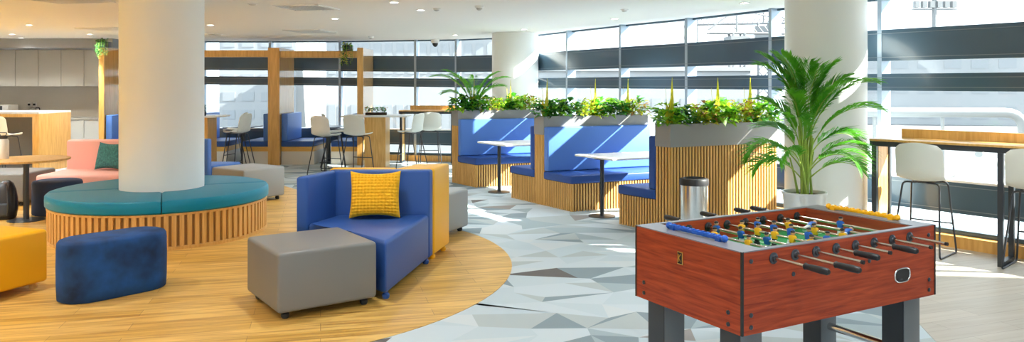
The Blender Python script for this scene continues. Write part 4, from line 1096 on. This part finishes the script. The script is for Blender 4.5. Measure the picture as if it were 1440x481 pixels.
# ------------------------------------------------------------ outside: terrace, white pipe rail, hazy buildings and cranes
bm = NB(); box(bm, -60, 120, -60, 140, -1.2, -.75); o = struct('terrace_ground', bm, M['concrete'])
def pipe_rail(label, pts, r):
    bm = NB(); tube(bm, fillet(pts, .3), r, 14); return tag(obj('pipe_rail', bm, M['pipe']), label, 'pipe')
pipe_rail('fat white pipe running level outside the right windows', [(5.9, 13.4, 1.16), (8.65, 13.0, 1.16), (8.7, 13.0, -.76)], .085)
pipe_rail('sloping white handrail outside below the right window counter', [(6.2, 10.2, .72), (8.4, 12.0, .05), (9.6, 13.4, -.3)], .05)
for k, (x, y) in enumerate(((6.3, 13.35), (7.4, 13.2))):
    bm = NB(); tube(bm, [(x, y, -.76), (x, y, 1.08)], .03, 10); tag(obj('rail_post', bm, M['pipe']), 'slim white post under the level pipe outside, %s one' % ('left', 'right')[k], 'post')
def tower(label, c, w, d, h, rot, nxw, nzw, m='facade'):
    t = thing('building', label, 'building', (c[0], c[1], -.75), rot)
    bm = NB(); box(bm, -w / 2, w / 2, -d / 2, d / 2, 0, h); obj('walls', bm, M[m], t, False)
    bm = NB()
    for i in range(nxw):
        for j in range(nzw):
            x = -w / 2 + w * (i + .18) / nxw; z = h * (j + .25) / nzw
            box(bm, x, x + w * .64 / nxw, -d / 2 - .02, -d / 2 + .01, z, z + h * .5 / nzw)
    obj('windows', bm, M['facadeglass'], t, False)
    bm = NB(); box(bm, -w / 2 - .2, w / 2 + .2, -d / 2 - .2, d / 2 + .2, h, h + .3); obj('roof', bm, M['facade'], t, False)
tower('pale office block seen through the windows left of the oak post', (-10.6, 34, 0), 3.2, 4, 9, 0, 4, 12)
tower('slim pale office block seen through the windows behind the white stools', (-6.4, 38, 0), 2.4, 4, 9, 0, 3, 12)
tower('white ribbed building outside left of the central column', (-3.4, 30, 0), 6.5, 5, 4.4, 0, 16, 2)
tower('hazy low block beyond the right windows', (26, 48, 0), 14, 6, 4.4, -.3, 10, 3)
tower('hazy tall block under construction beyond the right edge', (37, 56, 0), 9, 6, 6.2, -.3, 7, 4)
tower('distant low row of buildings behind the middle planter', (9.5, 62, 0), 18, 5, 3.4, 0, 16, 2)
t = thing('building', 'added unseen pale wing beyond the right edge, shading the right floor', 'building', (11.0, 1.0, -.75))
bm = NB(); box(bm, -1.5, 3, -5, 4.35, 0, 8); obj('walls', bm, M['facade'], t, False)  # block added out of view to keep sun off the right floor
bm = NB(); box(bm, -1.6, 3.1, -5.1, 4.45, 8, 8.3); obj('roof', bm, M['facade'], t, False)
def crane(label, x, y, h, jib, ang):
    t = thing('tower_crane', label, 'crane', (x, y, -.75), ang); bm = NB(); s = .55
    for a in (-s, s):
        for b in (-s, s): tube(bm, [(a, b, 0), (a, b, h)], .10, 5)
    n = int(h / 1.2)
    for k in range(n):
        z = h * k / n; z2 = h * (k + 1) / n
        for p, q in (((-s, -s), (s, -s)), ((s, -s), (s, s)), ((s, s), (-s, s)), ((-s, s), (-s, -s))): tube(bm, [(*p, z), (*q, z2)], .06, 4)
    obj('mast', bm, M['crane'], t, False)
    bm = NB()
    for b in (-.4, .4): tube(bm, [(-jib * .3, b, h), (jib, b, h)], .09, 5)
    tube(bm, [(-jib * .3, 0, h + .3), (0, 0, h + 2.2), (jib * .9, 0, h + .5)], .08, 5); tube(bm, [(0, 0, h), (0, 0, h + 2.2)], .1, 5)
    for k in range(20):
        x0 = -jib * .3 + jib * 1.3 * k / 20; tube(bm, [(x0, -.4, h), (x0 + jib * .065, .4, h)], .05, 4); tube(bm, [(x0, 0, h + .7), (x0 + jib * .065, 0, h)], .05, 4)
    obj('jib', bm, M['crane'], t, False)
    bm = NB(); box(bm, -.9, .9, -.9, .9, h - 2.0, h - .3); obj('cab', bm, M['crane'], t, False)
crane('hazy tower crane outside between the middle and right planters, taller one', 20.5, 88, 14, 10, .2)
crane('hazy tower crane outside just left of the right column', 27.5, 84, 9.0, 8, 2.9)
crane('hazy tower crane outside above the right planter', 20.5, 70, 7.0, 9, .1)
t = thing('floodlight_mast', 'hazy floodlight mast outside above the right dark window band', 'mast', (28.6, 52, -.75))
bm = NB(); tube(bm, [(0, 0, 0), (0, 0, 8.6)], .16, 8); obj('pole', bm, M['crane'], t)
bm = NB(); box(bm, -1.5, 1.5, -.1, .1, 7.4, 7.5); box(bm, -1.5, 1.5, -.1, .1, 8.2, 8.3)
for i in range(6):
    for z in (7.55, 8.35): box(bm, -1.4 + i * .5, -1.1 + i * .5, -.25, .1, z, z + .45)
obj('lamp_rack', bm, M['crane'], t, False)

# ------------------------------------------------------------ light and camera
w = bpy.data.worlds.new('world'); bpy.context.scene.world = w; w.use_nodes = True
bg = w.node_tree.nodes['Background']; bg.inputs['Color'].default_value = (0.84, 0.93, 1.0, 1); bg.inputs['Strength'].default_value = 1.25
sd = bpy.data.lights.new('sun', 'SUN'); sd.energy = 11.0; sd.angle = math.radians(0.6); sd.color = (1.0, 0.93, 0.82)
so = bpy.data.objects.new('sun', sd); C.objects.link(so)
el, az = math.radians(31.5), math.radians(-7)       # azimuth measured from +x towards +y
to = Vector((math.cos(el) * math.cos(az), math.cos(el) * math.sin(az), math.sin(el)))
so.rotation_euler = to.to_track_quat('Z', 'Y').to_euler(); so.location = to * 30
cd = bpy.data.cameras.new('camera'); cam = bpy.data.objects.new('camera', cd); C.objects.link(cam)
cam.location = (0, 0, CAMH); cam.rotation_euler = (PI / 2, 0, 0)
cd.sensor_fit = 'HORIZONTAL'; cd.sensor_width = 36; cd.lens = 36 * F / 1440; cd.shift_y = -(240.5 - HY) / 1440; cd.clip_end = 400
sc = bpy.context.scene; sc.camera = cam
vs = sc.view_settings; vs.view_transform = 'Standard'; vs.look = 'None'; vs.gamma = 1; vs.use_curve_mapping = False; vs.exposure = 1.8
sc.cycles.max_bounces = 10; sc.cycles.diffuse_bounces = 6; sc.cycles.transparent_max_bounces = 16; sc.cycles.use_denoising = True; sc.cycles.sample_clamp_indirect = 8
